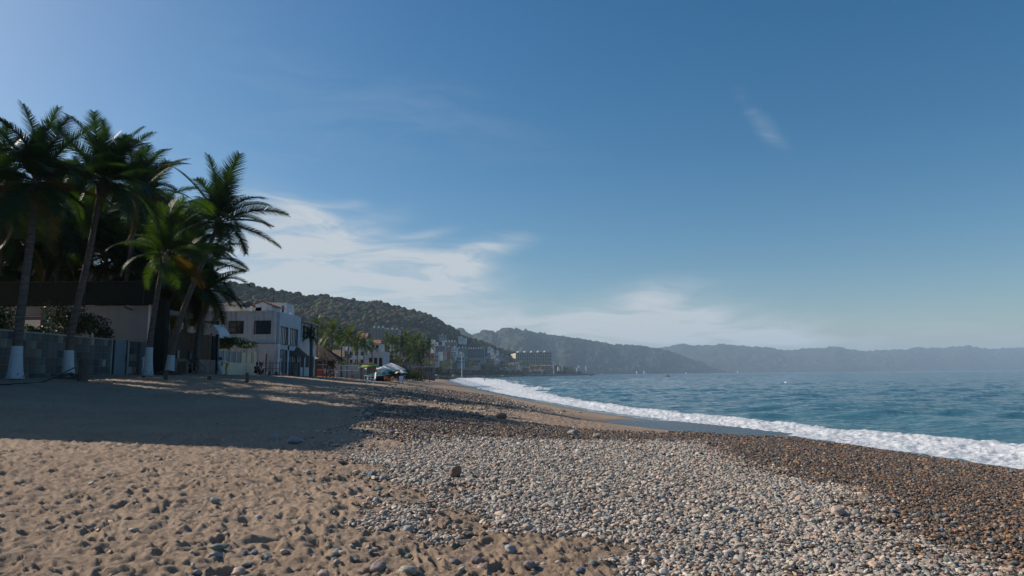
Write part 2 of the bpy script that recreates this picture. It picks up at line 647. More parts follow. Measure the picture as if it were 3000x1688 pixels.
attr(me, 'wet', wetness(gx, gy))
attr(me, 'stones', np.maximum.reduce([sa, sb, sf]))
attr(me, 'wetstone', np.maximum(sb, sf))
m, t, p = material('sand')
pos = t.node('ShaderNodeNewGeometry').outputs['Position']
big = t.noise(pos, .35, 5, .6)
fin = t.noise(pos, 26, 6, .72)
gr = t.noise(pos, 190, 3, .8)
c = t.mix(t.mapr(big, .3, .7), (.300, .215, .150), (.375, .275, .195))
c = t.mix(t.mapr(fin, .35, .75, 0, .5), c, (.200, .132, .085))
c = t.mix(t.mapr(gr, .58, .72, 0, .45), c, (.10, .07, .05))
aw = t.node('ShaderNodeAttribute', attribute_name='wet').outputs['Fac']
ast = t.node('ShaderNodeAttribute', attribute_name='stones').outputs['Fac']
aws = t.node('ShaderNodeAttribute', attribute_name='wetstone').outputs['Fac']
vor = t.node('ShaderNodeTexVoronoi')
vor.inputs['Scale'].default_value = 17
t.l.new(pos, vor.inputs['Vector'])
vs = t.node('ShaderNodeSeparateColor')
t.l.new(vor.outputs['Color'], vs.inputs[0])
pebc = t.ramp(vs.outputs[0], [(0, (.08, .065, .05)), (.3, (.16, .115, .08)), (.6, (.24, .165, .11)), (.8, (.17, .15, .13)), (1, (.34, .26, .19))])
c = t.mix(t.math('MULTIPLY', ast, .75), c, pebc)
c = t.mix(t.math('MULTIPLY', aw, .80), c, (.075, .052, .038))
t.l.new(c, p.inputs['Base Color'])
rr = t.math('ADD', t.math('MULTIPLY', aw, -.70), .92)
t.l.new(rr, p.inputs['Roughness'])
p.inputs['Specular IOR Level'].default_value = .3
hh = t.math('ADD', t.math('MULTIPLY', fin, 1.0), t.math('MULTIPLY', gr, .25))
hh = t.math('ADD', hh, t.math('MULTIPLY', t.math('MULTIPLY', vor.outputs['Distance'], ast), -1.6))
b = t.node('ShaderNodeBump')
t.put(b.inputs['Strength'], t.math('SUBTRACT', .85, t.math('MULTIPLY', aw, .75)))
b.inputs['Distance'].default_value = .03
t.l.new(hh, b.inputs['Height'])
t.l.new(b.outputs[0], p.inputs['Normal'])
M['sand'] = m
tag(link('beach', me, None, m), 'brown sand beach with footprints, darker and smooth at the water', kind='structure')

# pool of water left behind the wave, on the wet sand
V, Fq = [], []
m, t, p = material('pool_water')
p.inputs['Base Color'].default_value = (.030, .026, .026, 1)
p.inputs['Roughness'].default_value = .22
p.inputs['IOR'].default_value = 1.25
pos = t.node('ShaderNodeNewGeometry').outputs['Position']
bump(t, p, t.noise(pos, 3.5, 5, .6), .5, .08)
xs, ys = np.meshgrid(np.linspace(1.5, 15, 60), np.linspace(28.5, 44, 60))
me = arr_mesh('tide_pool', np.stack([xs.ravel(), ys.ravel(), np.full(3600, POOL_Z)], -1), grid_quads(60, 60))
bm = bmesh.new()
bm.from_mesh(me)
ctr = np.array([f.calc_center_median()[:] for f in bm.faces])
hb = base_h(ctr[:, 0], ctr[:, 1])
pdd = polydist(ctr[:, 0], ctr[:, 1], POOL)
bmesh.ops.delete(bm, geom=[f for f, q in zip(list(bm.faces), pdd) if q > .9], context='FACES')
bm.to_mesh(me)
bm.free()
tag(link('tide_pool', me, None, m), 'shallow grey pool of sea water left on the wet sand', kind='structure')

# ================================================================== SEA
saz = np.concatenate([np.linspace(-60, -9, 12, endpoint=False), np.linspace(-9, 40, 620, endpoint=False), np.linspace(40, 60, 40, endpoint=False), np.linspace(60, 175, 24)])
srd = np.concatenate([log_r(6, 130, .0085), log_r(130, 1500, .016), log_r(1500, 30000, .06), [30000.]])
A, Rr = np.meshgrid(np.radians(saz), srd)
x, y = (Rr * np.sin(A)).ravel(), (Rr * np.cos(A)).ravel()
s = x - shore(y)                                # metres out from the water's edge
width = np.interp(y, [0, 25, 40, 70, 95, 140, 300, 600], [5.8, 5.3, 5.0, 4.0, 5.5, 13, 26, 34])
dist = np.hypot(x, y)
fade = np.clip(1.3 - dist / 1200, .0, 1)
wob = vnoise(x / 7, y / 16, 5)
swell = .10 * np.sin((s * .84 + wob * 2.4) * 2 * np.pi / 9.5) * np.exp(-np.clip(s - 5, 0, 999) / 60) * sstep(3, 14, s)
u = x * .93 + y * .37
v = -x * .37 + y * .93
v = y * .95 - x * .30
u = x * .95 + y * .30
chop = .13 * vnoise(u / 5.5, v / 2.4, 7) + .075 * vnoise(u / 2.2, v / 1.1, 8) + .035 * vnoise(u / .95, v / .5, 9)
chop += .16 * vnoise(u / 17, v / 6.5, 10)
chop += .10 * (1 - np.abs(vnoise(u / 9, v / 3.6, 28))) ** 3
z = (swell + chop * sstep(4, 10, s)) * fade
q = s / (width * (1 + .16 * vnoise(y / 5.5, x / 30, 33) + .07 * vnoise(y / 1.9, x / 9, 34)))
edge = .10 * vnoise(x / 1.3, y / 1.6, 12) + .07 * vnoise(x / .5, y / .6, 13)
roll = np.exp(-((q - .62 + edge) / .26) ** 2) * (.17 + .10 * vnoise(x / 5, y / 8, 14))
lump = .038 * vnoise(x / .5, y / .6, 16) + .034 * vnoise(x / .17, y / .2, 17)
infoam = sstep(-.05, .12, q) * (1 - sstep(.86, 1.04, q + edge))
z += roll * (1 - .4 * sstep(90, 200, y)) + infoam * lump * 1.3
z += .04 + .30 * np.clip(.12 - q, 0, .2) * 0
foam = sstep(-.06, .05, q + .3 * edge) * (1 - sstep(.80, 1.0, q + edge * 1.3))
lace = .62 * (1 - sstep(1.0, 2.3, q + edge)) * (q > .9)
foam = np.maximum(foam, lace * .45)
foam = foam * (1 - .45 * sstep(100, 140, y) * (1 - sstep(.25, .5, q)) * (q > .0))
me = arr_mesh('sea', np.stack([x, y, z], -1), grid_quads(len(srd), len(saz))[:, ::-1], True)
attr(me, 'foam', foam)
attr(me, 'shallow', np.exp(-np.clip(s, 0, 9999) / 55))
attr(me, 'solid', infoam * (1 - .55 * sstep(.0, .35, .38 - q)))
m, t, p = material('sea_water')
pos = t.node('ShaderNodeNewGeometry').outputs['Position']
fo = t.node('ShaderNodeAttribute', attribute_name='foam').outputs['Fac']
shl = t.node('ShaderNodeAttribute', attribute_name='shallow').outputs['Fac']
mpn = t.node('ShaderNodeMapping')
mpn.inputs['Rotation'].default_value = (0, 0, R(-17))
mpn.inputs['Scale'].default_value = (.5, 1.15, 1)
t.l.new(pos, mpn.inputs[0])
n1 = t.noise(mpn.outputs[0], 2.4, 6, .62)
n2 = t.noise(mpn.outputs[0], .32, 5, .6)
n3 = t.noise(mpn.outputs[0], .035, 4, .6)
wcol = t.mix(shl, (.011, .068, .122), (.052, .155, .185))
wcol = t.mix(t.mapr(n2, .35, .7, 0, .35), wcol, (.020, .10, .115))
wcol = t.mix(t.mapr(n3, .35, .7, 0, .3), wcol, (.008, .052, .105))
fn = t.noise(pos, 1.7, 7, .72, .8)
fm = t.math('ADD', fo, t.math('MULTIPLY', t.math('SUBTRACT', fn, .5), 1.15))
fm = t.mapr(fm, .36, .62)
fcol = t.mix(t.mapr(t.noise(pos, 5, 6, .7), .35, .65), (.42, .46, .50), (.80, .81, .82))
c = t.mix(fm, wcol, fcol)
t.l.new(c, p.inputs['Base Color'])
t.l.new(t.math('ADD', t.math('MULTIPLY', fm, .60), .08), p.inputs['Roughness'])
p.inputs['IOR'].default_value = 1.333
hsum = t.math('ADD', t.math('MULTIPLY', n1, .17), t.math('MULTIPLY', n2, .8))
hsum = t.math('ADD', hsum, t.math('MULTIPLY', t.math('MULTIPLY', fn, fm), .12))
b = t.node('ShaderNodeBump')
b.inputs['Strength'].default_value = .9
b.inputs['Distance'].default_value = 1.0
t.l.new(hsum, b.inputs['Height'])
t.l.new(b.outputs[0], p.inputs['Normal'])
tag(link('sea', me, None, m), 'blue green sea with one white breaker along the beach', kind='structure')
# ================================================================== HILLS
def hill(name, label, pts, W, back, n, mcol, seed, rough, canopy, zfront=-3.0, nv=90):
    pts = np.array(pts, float)
    pos = np.array([at(*q)[:] for q in pts])
    k = np.linspace(0, 1, n)
    cum = np.concatenate([[0], np.cumsum(np.hypot(np.diff(pos[:, 0]), np.diff(pos[:, 1])))])
    cum /= cum[-1]
    X, Y, Zr = (np.interp(k, cum, pos[:, i]) for i in range(3))
    Ws = np.interp(k, np.linspace(0, 1, len(W)), W)
    dirn = np.stack([X, Y], -1)
    dirn /= np.linalg.norm(dirn, axis=1)[:, None]
    fv = np.linspace(0, 1, nv)
    V = []
    for v in fv:
        px, py = X - dirn[:, 0] * Ws * (1 - v), Y - dirn[:, 1] * Ws * (1 - v)
        spur = fbm(k * n * rough + seed, v * 3 + 0 * k, seed, 4, .55)
        zz = Zr * (v ** .92) * (1 + .20 * spur * (1 - v) * 2.0)
        zz = zz + canopy * .7 * fbm(px / (canopy * 2.2), py / (canopy * 2.2), seed + 5, 3) * min(1, v * 6)
        V.append(np.stack([px, py, zfront * (1 - v) + zz], -1))
    for v in (.25, .6, 1.0):
        V.append(np.stack([X + dirn[:, 0] * back * v, Y + dirn[:, 1] * back * v, Zr * (1 - v) - 3 * v], -1))
    V = np.array(V)
    me = arr_mesh(name, V.reshape(-1, 3), grid_quads(len(V), n), True)
    o = tag(link(name, me, None, mcol), label, kind='structure')
    return V[:nv]


def hillmat(name, a, b, c_, sc_):
    m, t, p = material(name)
    pos = t.node('ShaderNodeNewGeometry').outputs['Position']
    f = t.noise(pos, sc_, 8, .68)
    g = t.noise(pos, sc_ * .22, 4, .55)
    c = t.mix(t.mapr(f, .35, .68), a, b)
    c = t.mix(t.mapr(g, .45, .7, 0, .65), c, c_)
    t.l.new(c, p.inputs['Base Color'])
    p.inputs['Roughness'].default_value = .95
    p.inputs['Specular IOR Level'].default_value = .1
    bump(t, p, f, .6, 6)
    return m


H1 = hillmat('hill_scrub', (.030, .040, .022), (.065, .072, .040), (.110, .085, .055), .04)
H2 = hillmat('mountain_forest', (.022, .034, .026), (.040, .052, .036), (.050, .050, .038), .006)
hv = hill('near_hill', 'dark wooded hill descending to the town', [(-300, 770, 560), (0, 760, 600), (300, 800, 650), (520, 825, 700), (650, 836, 760), (700, 842, 780), (745, 852, 800), (815, 860, 830), (885, 872, 860),
     (990, 882, 900), (1048, 893, 940), (1118, 898, 980), (1176, 910, 1010), (1235, 924, 1040), (1281, 948, 1080), (1328, 975, 1120), (1345, 988, 1130),
     (1376, 1004, 1200), (1405, 1007, 1250), (1435, 1014, 1300), (1454, 1028, 1350), (1493, 1037, 1450), (1560, 1058, 1550), (1640, 1082, 1650), (1700, 1100, 1700)],
     [330, 330, 380, 420, 420, 400, 330, 240, 150, 100], 500, 620, H1, 3, .011, 4.0, nv=110)
hill('middle_mountain', 'blue grey mountain ridge behind the headland', [(1180, 1010, 3000), (1260, 990, 3000), (1314, 967, 3000), (1324, 964, 3000), (1353, 964, 3000), (1384, 983, 3050), (1421, 967, 3100), (1433, 969, 3100), (1442, 967, 3100), (1451, 972, 3150),
     (1473, 962, 3200), (1489, 961, 3200), (1528, 967, 3250), (1545, 965, 3300), (1570, 973, 3400), (1629, 982, 3500), (1655, 985, 3500), (1697, 991, 3600), (1735, 999, 3700),
     (1811, 1010, 3900), (1871, 1011, 4000), (1932, 1022, 4100), (1983, 1036, 4200), (2053, 1061, 4300), (2104, 1083, 4350), (2170, 1100, 4400)],
     [900, 900, 900, 800, 600, 300], 1500, 420, H2, 11, .035, 9.0, nv=70)
hill('far_mountains', 'pale blue mountain range across the bay', [(1500, 1040, 5600), (1700, 1030, 5760), (1932, 1020, 6000), (2003, 1008, 6000), (2043, 1014, 6000), (2119, 1009, 6080), (2205, 1016, 6160), (2260, 1020, 6240), (2300, 1028, 6320), (2381, 1021, 6400),
     (2447, 1016, 6400), (2507, 1027, 6480), (2608, 1027, 6640), (2694, 1019, 6720), (2760, 1019, 6800), (2835, 1013, 6800), (2911, 1022, 6880), (3000, 1018, 6960), (3300, 1022, 7200), (3900, 1030, 7600)],
     [1400, 1500, 1600, 1500], 2500, 460, H2, 21, .03, 16.0, nv=60)

# wood on the near hill: crowns too many to count
def peb_mesh(seed, sub, amp, name, flat=1.0):
    bm = bmesh.new()
    bmesh.ops.create_icosphere(bm, subdivisions=sub, radius=1.0)
    r = random.Random(seed)
    off = Vector((r.uniform(0, 99), r.uniform(0, 99), r.uniform(0, 99)))
    from mathutils import noise as mn
    sq = (r.uniform(.85, 1.1), r.uniform(.62, .95), r.uniform(.42, .72) * flat)
    for v in bm.verts:
        k = 1 + amp * mn.noise(v.co * 1.1 + off) + amp * .35 * mn.noise(v.co * 2.7 + off)
        v.co = Vector((v.co.x * sq[0], v.co.y * sq[1], v.co.z * sq[2])) * k
    me = bpy.data.meshes.new(name)
    bm.to_mesh(me)
    bm.free()
    for q in me.polygons: q.use_smooth = True
    return me


def gn_scatter(name, pts, rots, scales, cols, mat, variants, sub, amp, label, zflat=.6):
    """one object: seeded deformed stones (or crowns) instanced on points by geometry nodes"""
    me = bpy.data.meshes.new(name)
    n = len(pts)
    me.vertices.add(n)
    me.vertices.foreach_set('co', np.asarray(pts, np.float32).ravel())
    a = me.attributes.new('rot', 'FLOAT_VECTOR', 'POINT')
    a.data.foreach_set('vector', np.asarray(rots, np.float32).ravel())
    a = me.attributes.new('scl', 'FLOAT_VECTOR', 'POINT')
    a.data.foreach_set('vector', np.asarray(scales, np.float32).ravel())
    a = me.attributes.new('tint', 'FLOAT_COLOR', 'POINT')
    a.data.foreach_set('color', np.concatenate([cols, np.ones((n, 1))], 1).astype(np.float32).ravel())
    o = bpy.data.objects.new(name, me)
    COL.objects.link(o)
    ng = bpy.data.node_groups.new(name + '_nodes', 'GeometryNodeTree')
    ng.interface.new_socket('Geometry', in_out='INPUT', socket_type='NodeSocketGeometry')
    ng.interface.new_socket('Geometry', in_out='OUTPUT', socket_type='NodeSocketGeometry')
    N, L = ng.nodes, ng.links
    gi, go = N.new('NodeGroupInput'), N.new('NodeGroupOutput')
    g2i = N.new('GeometryNodeGeometryToInstance')
    for k in range(variants):
        ic = N.new('GeometryNodeMeshIcoSphere')
        ic.inputs['Subdivisions'].default_value = sub
        ic.inputs['Radius'].default_value = 1.0
        sp = N.new('GeometryNodeSetPosition')
        nz = N.new('ShaderNodeTexNoise')
        nz.noise_dimensions = '4D'
        nz.inputs['W'].default_value = 3.7 * k + 1
        nz.inputs['Scale'].default_value = 1.1
        nz.inputs['Detail'].default_value = 1.5
        L.new(N.new('GeometryNodeInputPosition').outputs[0], nz.inputs['Vector'])
        sub_ = N.new('ShaderNodeVectorMath')
        sub_.operation = 'SUBTRACT'
        sub_.inputs[1].default_value = (.5, .5, .5)
        L.new(nz.outputs['Color'], sub_.inputs[0])
        scv = N.new('ShaderNodeVectorMath')
        scv.operation = 'SCALE'
        scv.inputs['Scale'].default_value = amp
        L.new(sub_.outputs[0], scv.inputs[0])
        L.new(ic.outputs['Mesh'], sp.inputs['Geometry'])
        L.new(scv.outputs[0], sp.inputs['Offset'])
        ss = N.new('GeometryNodeSetShadeSmooth')
        L.new(sp.outputs[0], ss.inputs['Geometry'])
        sm = N.new('GeometryNodeSetMaterial')
        sm.inputs['Material'].default_value = mat
        L.new(ss.outputs[0], sm.inputs['Geometry'])
        L.new(sm.outputs[0], g2i.inputs[0])
    iop = N.new('GeometryNodeInstanceOnPoints')
    L.new(gi.outputs[0], iop.inputs['Points'])
    L.new(g2i.outputs[0], iop.inputs['Instance'])
    iop.inputs['Pick Instance'].default_value = True
    for nm, sock in (('rot', 'Rotation'), ('scl', 'Scale')):
        na = N.new('GeometryNodeInputNamedAttribute')
        na.data_type = 'FLOAT_VECTOR'
        na.inputs['Name'].default_value = nm
        if sock == 'Rotation':
            e2r = N.new('FunctionNodeEulerToRotation')
            L.new(na.outputs['Attribute'], e2r.inputs[0])
            L.new(e2r.outputs[0], iop.inputs[sock])
        else:
            L.new(na.outputs['Attribute'], iop.inputs[sock])
    L.new(iop.outputs[0], go.inputs[0])
    md = o.modifiers.new('scatter', 'NODES')
    md.node_group = ng
    return tag(o, label, kind='stuff')


def tintmat(name, rough, spec, bs, gloss_var=0, speck=True, sc_=30):
    m, t, p = material(name)
    a = t.node('ShaderNodeAttribute', attribute_name='tint')
    a.attribute_type = 'INSTANCER'
    oc = coords(t, 'Object')
    f = t.noise(oc, 2.2, 6, .65)
    k = t.mapr(f, .3, .7, .72, 1.25)
    c = t.mix(1.0, a.outputs['Color'], k, 'MULTIPLY')
    t.l.new(c, p.inputs['Base Color'])
    p.inputs['Roughness'].default_value = rough
    p.inputs['Specular IOR Level'].default_value = spec
    if bs: bump(t, p, t.noise(oc, 7, 5, .6), bs, .05)
    return m


nr = np.random.default_rng(5)
M['canopy'] = tintmat('tree_canopy', .95, .05, 1.0)
nh = 26000
iu = nr.integers(0, hv.shape[1], nh)
iv = (nr.random(nh) ** .62 * (hv.shape[0] - 1)).astype(int)
iv[:3000] = hv.shape[0] - 1
P = hv[iv, iu].copy()
P += nr.normal(0, 3, P.shape) * (1, 1, .1)
dst = np.hypot(P[:, 0], P[:, 1])
sz = nr.uniform(1.5, 3.7, nh) * (1 + .35 * (nr.random(nh) < .12))
P[:, 2] += sz * .25
keep = P[:, 2] > 6
ct = np.stack([nr.uniform(.026, .066, nh), nr.uniform(.036, .076, nh), nr.uniform(.020, .038, nh)], -1)
dry = fbm(P[:, 0] / 90, P[:, 2] / 40, 77, 3) > .1
ct[dry] = ct[dry] * (1.7, 1.35, 1.6)
gn_scatter('forest', P[keep], np.stack([nr.normal(0, .2, nh), nr.normal(0, .2, nh), nr.uniform(0, 6.28, nh)], -1)[keep],
           np.stack([sz * nr.uniform(.8, 1.3, nh), sz, sz * nr.uniform(.7, 1.25, nh)], -1)[keep], ct[keep], M['canopy'], 5, 2, 1.0, 'dense scrub and trees covering the near hill')

# ================================================================== PEBBLES
M['pebble'] = tintmat('pebble', .72, .35, .25)
M['wetpebble'] = tintmat('wet_pebble', .38, .4, .2)
PALE = np.array([(.54, .43, .33), (.48, .41, .33), (.40, .36, .31), (.29, .28, .26), (.19, .195, .19), (.58, .40, .29), (.62, .53, .43), (.36, .30, .25), (.44, .30, .23), (.66, .61, .54), (.27, .28, .25)])
PW = np.array([16, 14, 12, 9, 8, 9, 13, 8, 6, 4, 5.])
WETC = np.array([(.22, .13, .07), (.30, .15, .06), (.09, .075, .06), (.15, .115, .085), (.07, .075, .07), (.36, .23, .13), (.24, .175, .12), (.05, .048, .045), (.21, .10, .06), (.40, .20, .07)])
WW = np.array([16, 9, 14, 14, 12, 9, 12, 12, 8, 3.])


def scatter_zone(x0, x1, y0, y1, per_m2, seed):
    r = np.random.default_rng(seed)
    n = int((x1 - x0) * (y1 - y0) * per_m2)
    return r.uniform(x0, x1, n), r.uniform(y0, y1, n), r


def in_view(x, y, m=1.2):
    return np.abs(x) < y * .80 + m


PX, PY, PS, PC, PK = [], [], [], [], []
for (y0, y1, dens, smin, smax) in ((3.8, 9, 1250, .012, .032), (9, 16, 760, .015, .036), (16, 26, 330, .023, .046), (26, 48, 110, .038, .060), (48, 92, 30, .05, .085)):
    x, y, r = scatter_zone(-16, 17, y0, y1, dens, int(y0 * 10))
    k = in_view(x, y)
    x, y = x[k], y[k]
    a, b, c_, f = stoniness(x, y)
    u = r.random(len(x))
    dens_ = np.clip(np.maximum.reduce([a, b, c_ * .55, f * .8]) ** 1.3, 0, 1)
    wetz = wetness(x, y)
    clump = .002 + .03 * sstep(.45, .9, vnoise(x / 1.1, y / 1.1, 93)) * (x > -6)
    dens_ = np.maximum(dens_, np.where((y < 30) & (x > -9), clump * (1 + 1.2 * (x > -3.5)), 0))
    pd = polydist(x, y, POOL)
    dd = shore(y) - x
    bare = (1 - sstep(.2, 2.2, np.abs(pd) - .2)) * (pd > -9)
    # smooth brown sand left of the pool
    dens_ = dens_ * (1 - sstep(.0, .6, -(pd)) ) * (1 - .985 * (pd < .8))
    k = (u < dens_) & (dd > -.5)
    x, y, b, a = x[k], y[k], b[k], a[k]
    n = len(x)
    s_ = smin + (smax - smin) * r.random(n) ** 2.2
    s_ *= np.where(r.random(n) < .04, 1.7, 1)
    wprob = np.clip(b + (1 - np.maximum(a, b)) * .25 + f[k] - a * .15, 0, 1)
    w = r.random(n) < wprob
    col = np.where(w[:, None], WETC[r.choice(len(WETC), n, p=WW / WW.sum())], PALE[r.choice(len(PALE), n, p=PW / PW.sum())])
    col = col * r.uniform(.68, 1.08, (n, 1))
    PX.append(x); PY.append(y); PS.append(s_ * np.where(w, .92, 1)); PC.append(col); PK.append(w)
x, y, s_, col, w = (np.concatenate(q) for q in (PX, PY, PS, PC, PK))
n = len(x)
aa, bb, cc, ff = stoniness(x, y)
full = np.maximum(aa, bb)
zs = base_h(x, y) + relief(x, y) * (1 - .75 * full) - .02 * full
zs = zs + s_ * nr.uniform(.05, .42, n) + full * nr.random(n) ** 1.5 * .035
rot = np.stack([nr.normal(0, .36, n), nr.normal(0, .36, n), nr.uniform(0, 6.283, n)], -1)
scl = np.stack([s_ * nr.uniform(.9, 1.55, n), s_ * nr.uniform(.75, 1.05, n), s_ * nr.uniform(.32, .70, n)], -1)
Ppts = np.stack([x, y, zs], -1)
near = np.hypot(x, y) < 13
for nm, k, mt, sub, lab in (('dry_pebbles', ~w & near, 'pebble', 3, 'pale grey and pink pebbles heaped dry on the beach'),
                            ('distant_dry_pebbles', ~w & ~near, 'pebble', 2, 'pale dry pebbles further up the beach'),
                            ('wet_pebbles', w & near, 'wetpebble', 3, 'brown wet pebbles along the crest above the breaker'),
                            ('distant_wet_pebbles', w & ~near, 'wetpebble', 2, 'brown and grey shingle between the sand and the pool')):
    gn_scatter(nm, Ppts[k], rot[k], scl[k], col[k], M[mt], 10, sub, .95, lab)
print('PEBBLES', n)

# single stones: the largest ones
def stonemat(name, col, wet=False):
    m, t, p = material(name)
    oc = coords(t, 'Object')
    f = t.noise(oc, 2.3, 7, .65)
    c = t.ramp(f, [(.3, tuple(q * .7 for q in col)), (.5, col), (.72, tuple(min(1, q * 1.25) for q in col))])
    sp = t.noise(oc, 26, 3, .7)
    c = t.mix(t.mapr(sp, .6, .72, 0, .4), c, tuple(q * .45 for q in col))
    t.l.new(c, p.inputs['Base Color'])
    p.inputs['Roughness'].default_value = .3 if wet else .75
    bump(t, p, t.noise(oc, 6, 6, .65), .3, .05)
    return m


SM = [stonemat('pale_pink_stone', (.44, .33, .27)), stonemat('grey_stone', (.26, .265, .27)), stonemat('blue_grey_stone', (.15, .17, .19)),
      stonemat('buff_stone', (.42, .36, .28)), stonemat('mauve_stone', (.22, .18, .18)), stonemat('brown_stone', (.20, .13, .09)), stonemat('green_grey_stone', (.17, .19, .16))]
SMESH = []
for k in range(21):
    me = peb_mesh(100 + k, 3, .38, 'beach_stone')
    me.materials.append(SM[k % 7])
    SMESH.append(me)


def stone(px, py, r, k, label, group=None, sink=.12, rot=None, tall=1.0):
    g = ground(px, py)
    rl = float(relief(np.array([g.x]), np.array([g.y]))[0])
    o = link('stone', SMESH[k % 21], None, None, (g.x, g.y, g.z + rl * .4 + r * (.42 - sink)), rot or (rnd.gauss(0, .15), rnd.gauss(0, .15), rnd.uniform(0, 6.28)), (r, r, r * tall))
    return tag(o, label, 'stone', group)


stone(1334, 1400, .095, 5, 'large brown pointed stone standing up alone out of the small pale pebbles', rot=(.1, -.6, .3), sink=-.35, tall=1.35)
stone(2456, 1514, .10, 0, 'largest peach coloured rounded stone among the pebbles on the right', sink=-.2)
stone(1680, 1276, .16, 1, 'biggest pale grey stone on the far edge of the pale pebbles', sink=-.2)
stone(1750, 1285, .13, 3, 'pale blocky stone on the far edge of the pebbles beneath the pool', sink=-.2)
stone(640, 1622, .065, 6, 'upright grey green stone on bare sand beside a smaller flat one', sink=-.2)
stone(628, 1636, .06, 8, 'flat grey stone lying against the upright green one on the sand')
stone(628, 1475, .055, 1, 'single pale grey stone alone in the middle of the trampled sand', sink=-.1)
stone(390, 1560, .05, 3, 'small flat buff stone alone on the sand on the left')
stone(1495, 1620, .065, 1, 'pale grey oval stone alone on the bare sand below the pebble tongue', sink=-.1)
stone(1550, 1668, .06, 4, 'dark mauve round stone alone on the sand at the bottom', sink=-.15)
stone(1195, 1684, .08, 3, 'large smooth buff stone half buried at the bottom edge', sink=.0)
stone(1110, 1670, .075, 4, 'long mauve stone half buried in sand at the bottom', sink=.05)
stone(700, 1680, .06, 0, 'largest pink stone in the pebble cluster at the bottom on the sand')
stone(990, 1625, .06, 2, 'blue grey stone beside brown ones in a row on the sand')
stone(1195, 1560, .07, 1, 'pale stone just below the tongue of pebbles')
stone(2600, 1290, .22, 4, 'dark rounded boulder on the pebble crest in front of the foam', sink=-.1)
stone(2950, 1368, .17, 11, 'purple boulder on the pebble crest at the right edge of the beach', sink=-.1)
stone(2440, 1278, .15, 5, 'reddish stone on the crest of brown shingle above the breaker')
stone(1120, 1405, .07, 8, 'grey stone at the left border of the pale pebbles on sand')
stone(862, 1300, .14, 1, 'pale stone lying in the shade of the big shadow', sink=-.2)
stone(810, 1288, .13, 8, 'flat grey stone lying in the shadow beside a rounder one')
stone(1145, 1272, .13, 4, 'dark mauve stone in the gravel right of the shadow')
stone(1470, 1228, .20, 5, 'dark brown stone on smooth sand before the pool', sink=-.1)
stone(1080, 1218, .13, 0, 'reddish stone in the gravel at the tip of the shadow')
cnt = 0
zp = [(rnd.uniform(1850, 3000), rnd.uniform(1500, 1685)) for _ in range(100)] + [(rnd.uniform(1350, 2700), rnd.uniform(1330, 1560)) for _ in range(120)] + \
     [(rnd.uniform(2300, 3000), rnd.uniform(1330, 1560)) for _ in range(60)]
for (px, py) in zp:
    g = ground(px, py)
    a_, b_, c_, f_ = stoniness(np.array([g.x]), np.array([g.y]))
    if max(a_[0], b_[0]) < .7: continue
    r_ = rnd.uniform(.030, .044)
    ki = rnd.randrange(21)
    stone(px, py, r_, ki, 'smooth rounded stone larger than its neighbours, bedded in the field of pebbles', 'larger stones bedded in the pebble field', sink=-.25)
    cnt += 1
for _ in range(48):
    px, py = (rnd.uniform(560, 1750), rnd.uniform(1600, 1686)) if rnd.random() < .55 else ((rnd.uniform(860, 1300), rnd.uniform(1300, 1520)) if rnd.random() < .75 else (rnd.uniform(100, 900), rnd.uniform(1350, 1680)))
    g = ground(px, py)
    a_, b_, c_, f_ = stoniness(np.array([g.x]), np.array([g.y]))
    if max(a_[0], b_[0]) > .5: continue
    stone(px, py, rnd.uniform(.022, .052) * (1 if g.y < 9 else 1.5), rnd.randrange(21), 'loose stone lying on bare brown sand with its own small shadow', 'loose stones scattered on the bare sand')
# ================================================================== PALMS
def leafmat(name, a, b, trans):
    m, t, p = material(name)
    oc = coords(t, 'Object')
    f = t.noise(oc, 1.3, 5, .6)
    c = t.mix(t.mapr(f, .3, .7), a, b)
    t.l.new(c, p.inputs['Base Color'])
    p.inputs['Roughness'].default_value = .5
    p.inputs['Specular IOR Level'].default_value = .2
    tr = t.node('ShaderNodeBsdfTranslucent')
    t.l.new(t.mix(1.0, c, tuple(trans), 'MULTIPLY'), tr.inputs[0])
    mx = t.node('ShaderNodeMixShader')
    mx.inputs[0].default_value = .30
    t.l.new(p.outputs[0], mx.inputs[1])
    t.l.new(tr.outputs[0], mx.inputs[2])
    t.l.new(mx.outputs[0], t.n['Material Output'].inputs[0])
    return m


LG = leafmat('palm_leaf', (.012, .026, .008), (.024, .044, .012), (1.6, 1.9, .7))
LY = leafmat('backlit_yellow_palm_leaf', (.06, .048, .010), (.115, .080, .014), (1.6, 1.4, .6))  # dry yellow leaf plus backlight through the low fronds, both in the colour
LB = leafmat('sunlit_palm_leaf', (.030, .056, .011), (.055, .085, .016), (1.5, 1.9, .6))  # lit copy of the palm leaf, sunlight put into its green
LM = leafmat('mid_palm_leaf', (.050, .075, .022), (.085, .105, .032), (1.4, 1.6, .7))
M['trunk'] = None
m, t, p = material('palm_trunk')
oc = coords(t, 'Object')
mpn = t.node('ShaderNodeMapping')
mpn.inputs['Scale'].default_value = (1, 1, 6)
t.l.new(oc, mpn.inputs[0])
f = t.noise(mpn.outputs[0], 2.2, 6, .65)
g = t.noise(oc, 1.2, 4, .6)
c = t.ramp(f, [(.3, (.05, .04, .034)), (.55, (.12, .098, .085)), (.75, (.19, .16, .14))])
c = t.mix(t.mapr(g, .4, .7, 0, .4), c, (.06, .05, .045))
t.l.new(c, p.inputs['Base Color'])
p.inputs['Roughness'].default_value = .95
bump(t, p, f, .8, .05)
M['trunk'] = m
m, t, p = material('whitewashed_trunk')
oc = coords(t, 'Object')
f = t.noise(oc, 7, 5, .7)
hgt = t.node('ShaderNodeSeparateXYZ')
t.l.new(oc, hgt.inputs[0])
lim = t.math('ADD', .575, t.math('MULTIPLY', hgt.outputs[2], .075))
k = t.math('GREATER_THAN', f, lim)
c = t.mix(k, (.42, .46, .50), (.07, .06, .055))
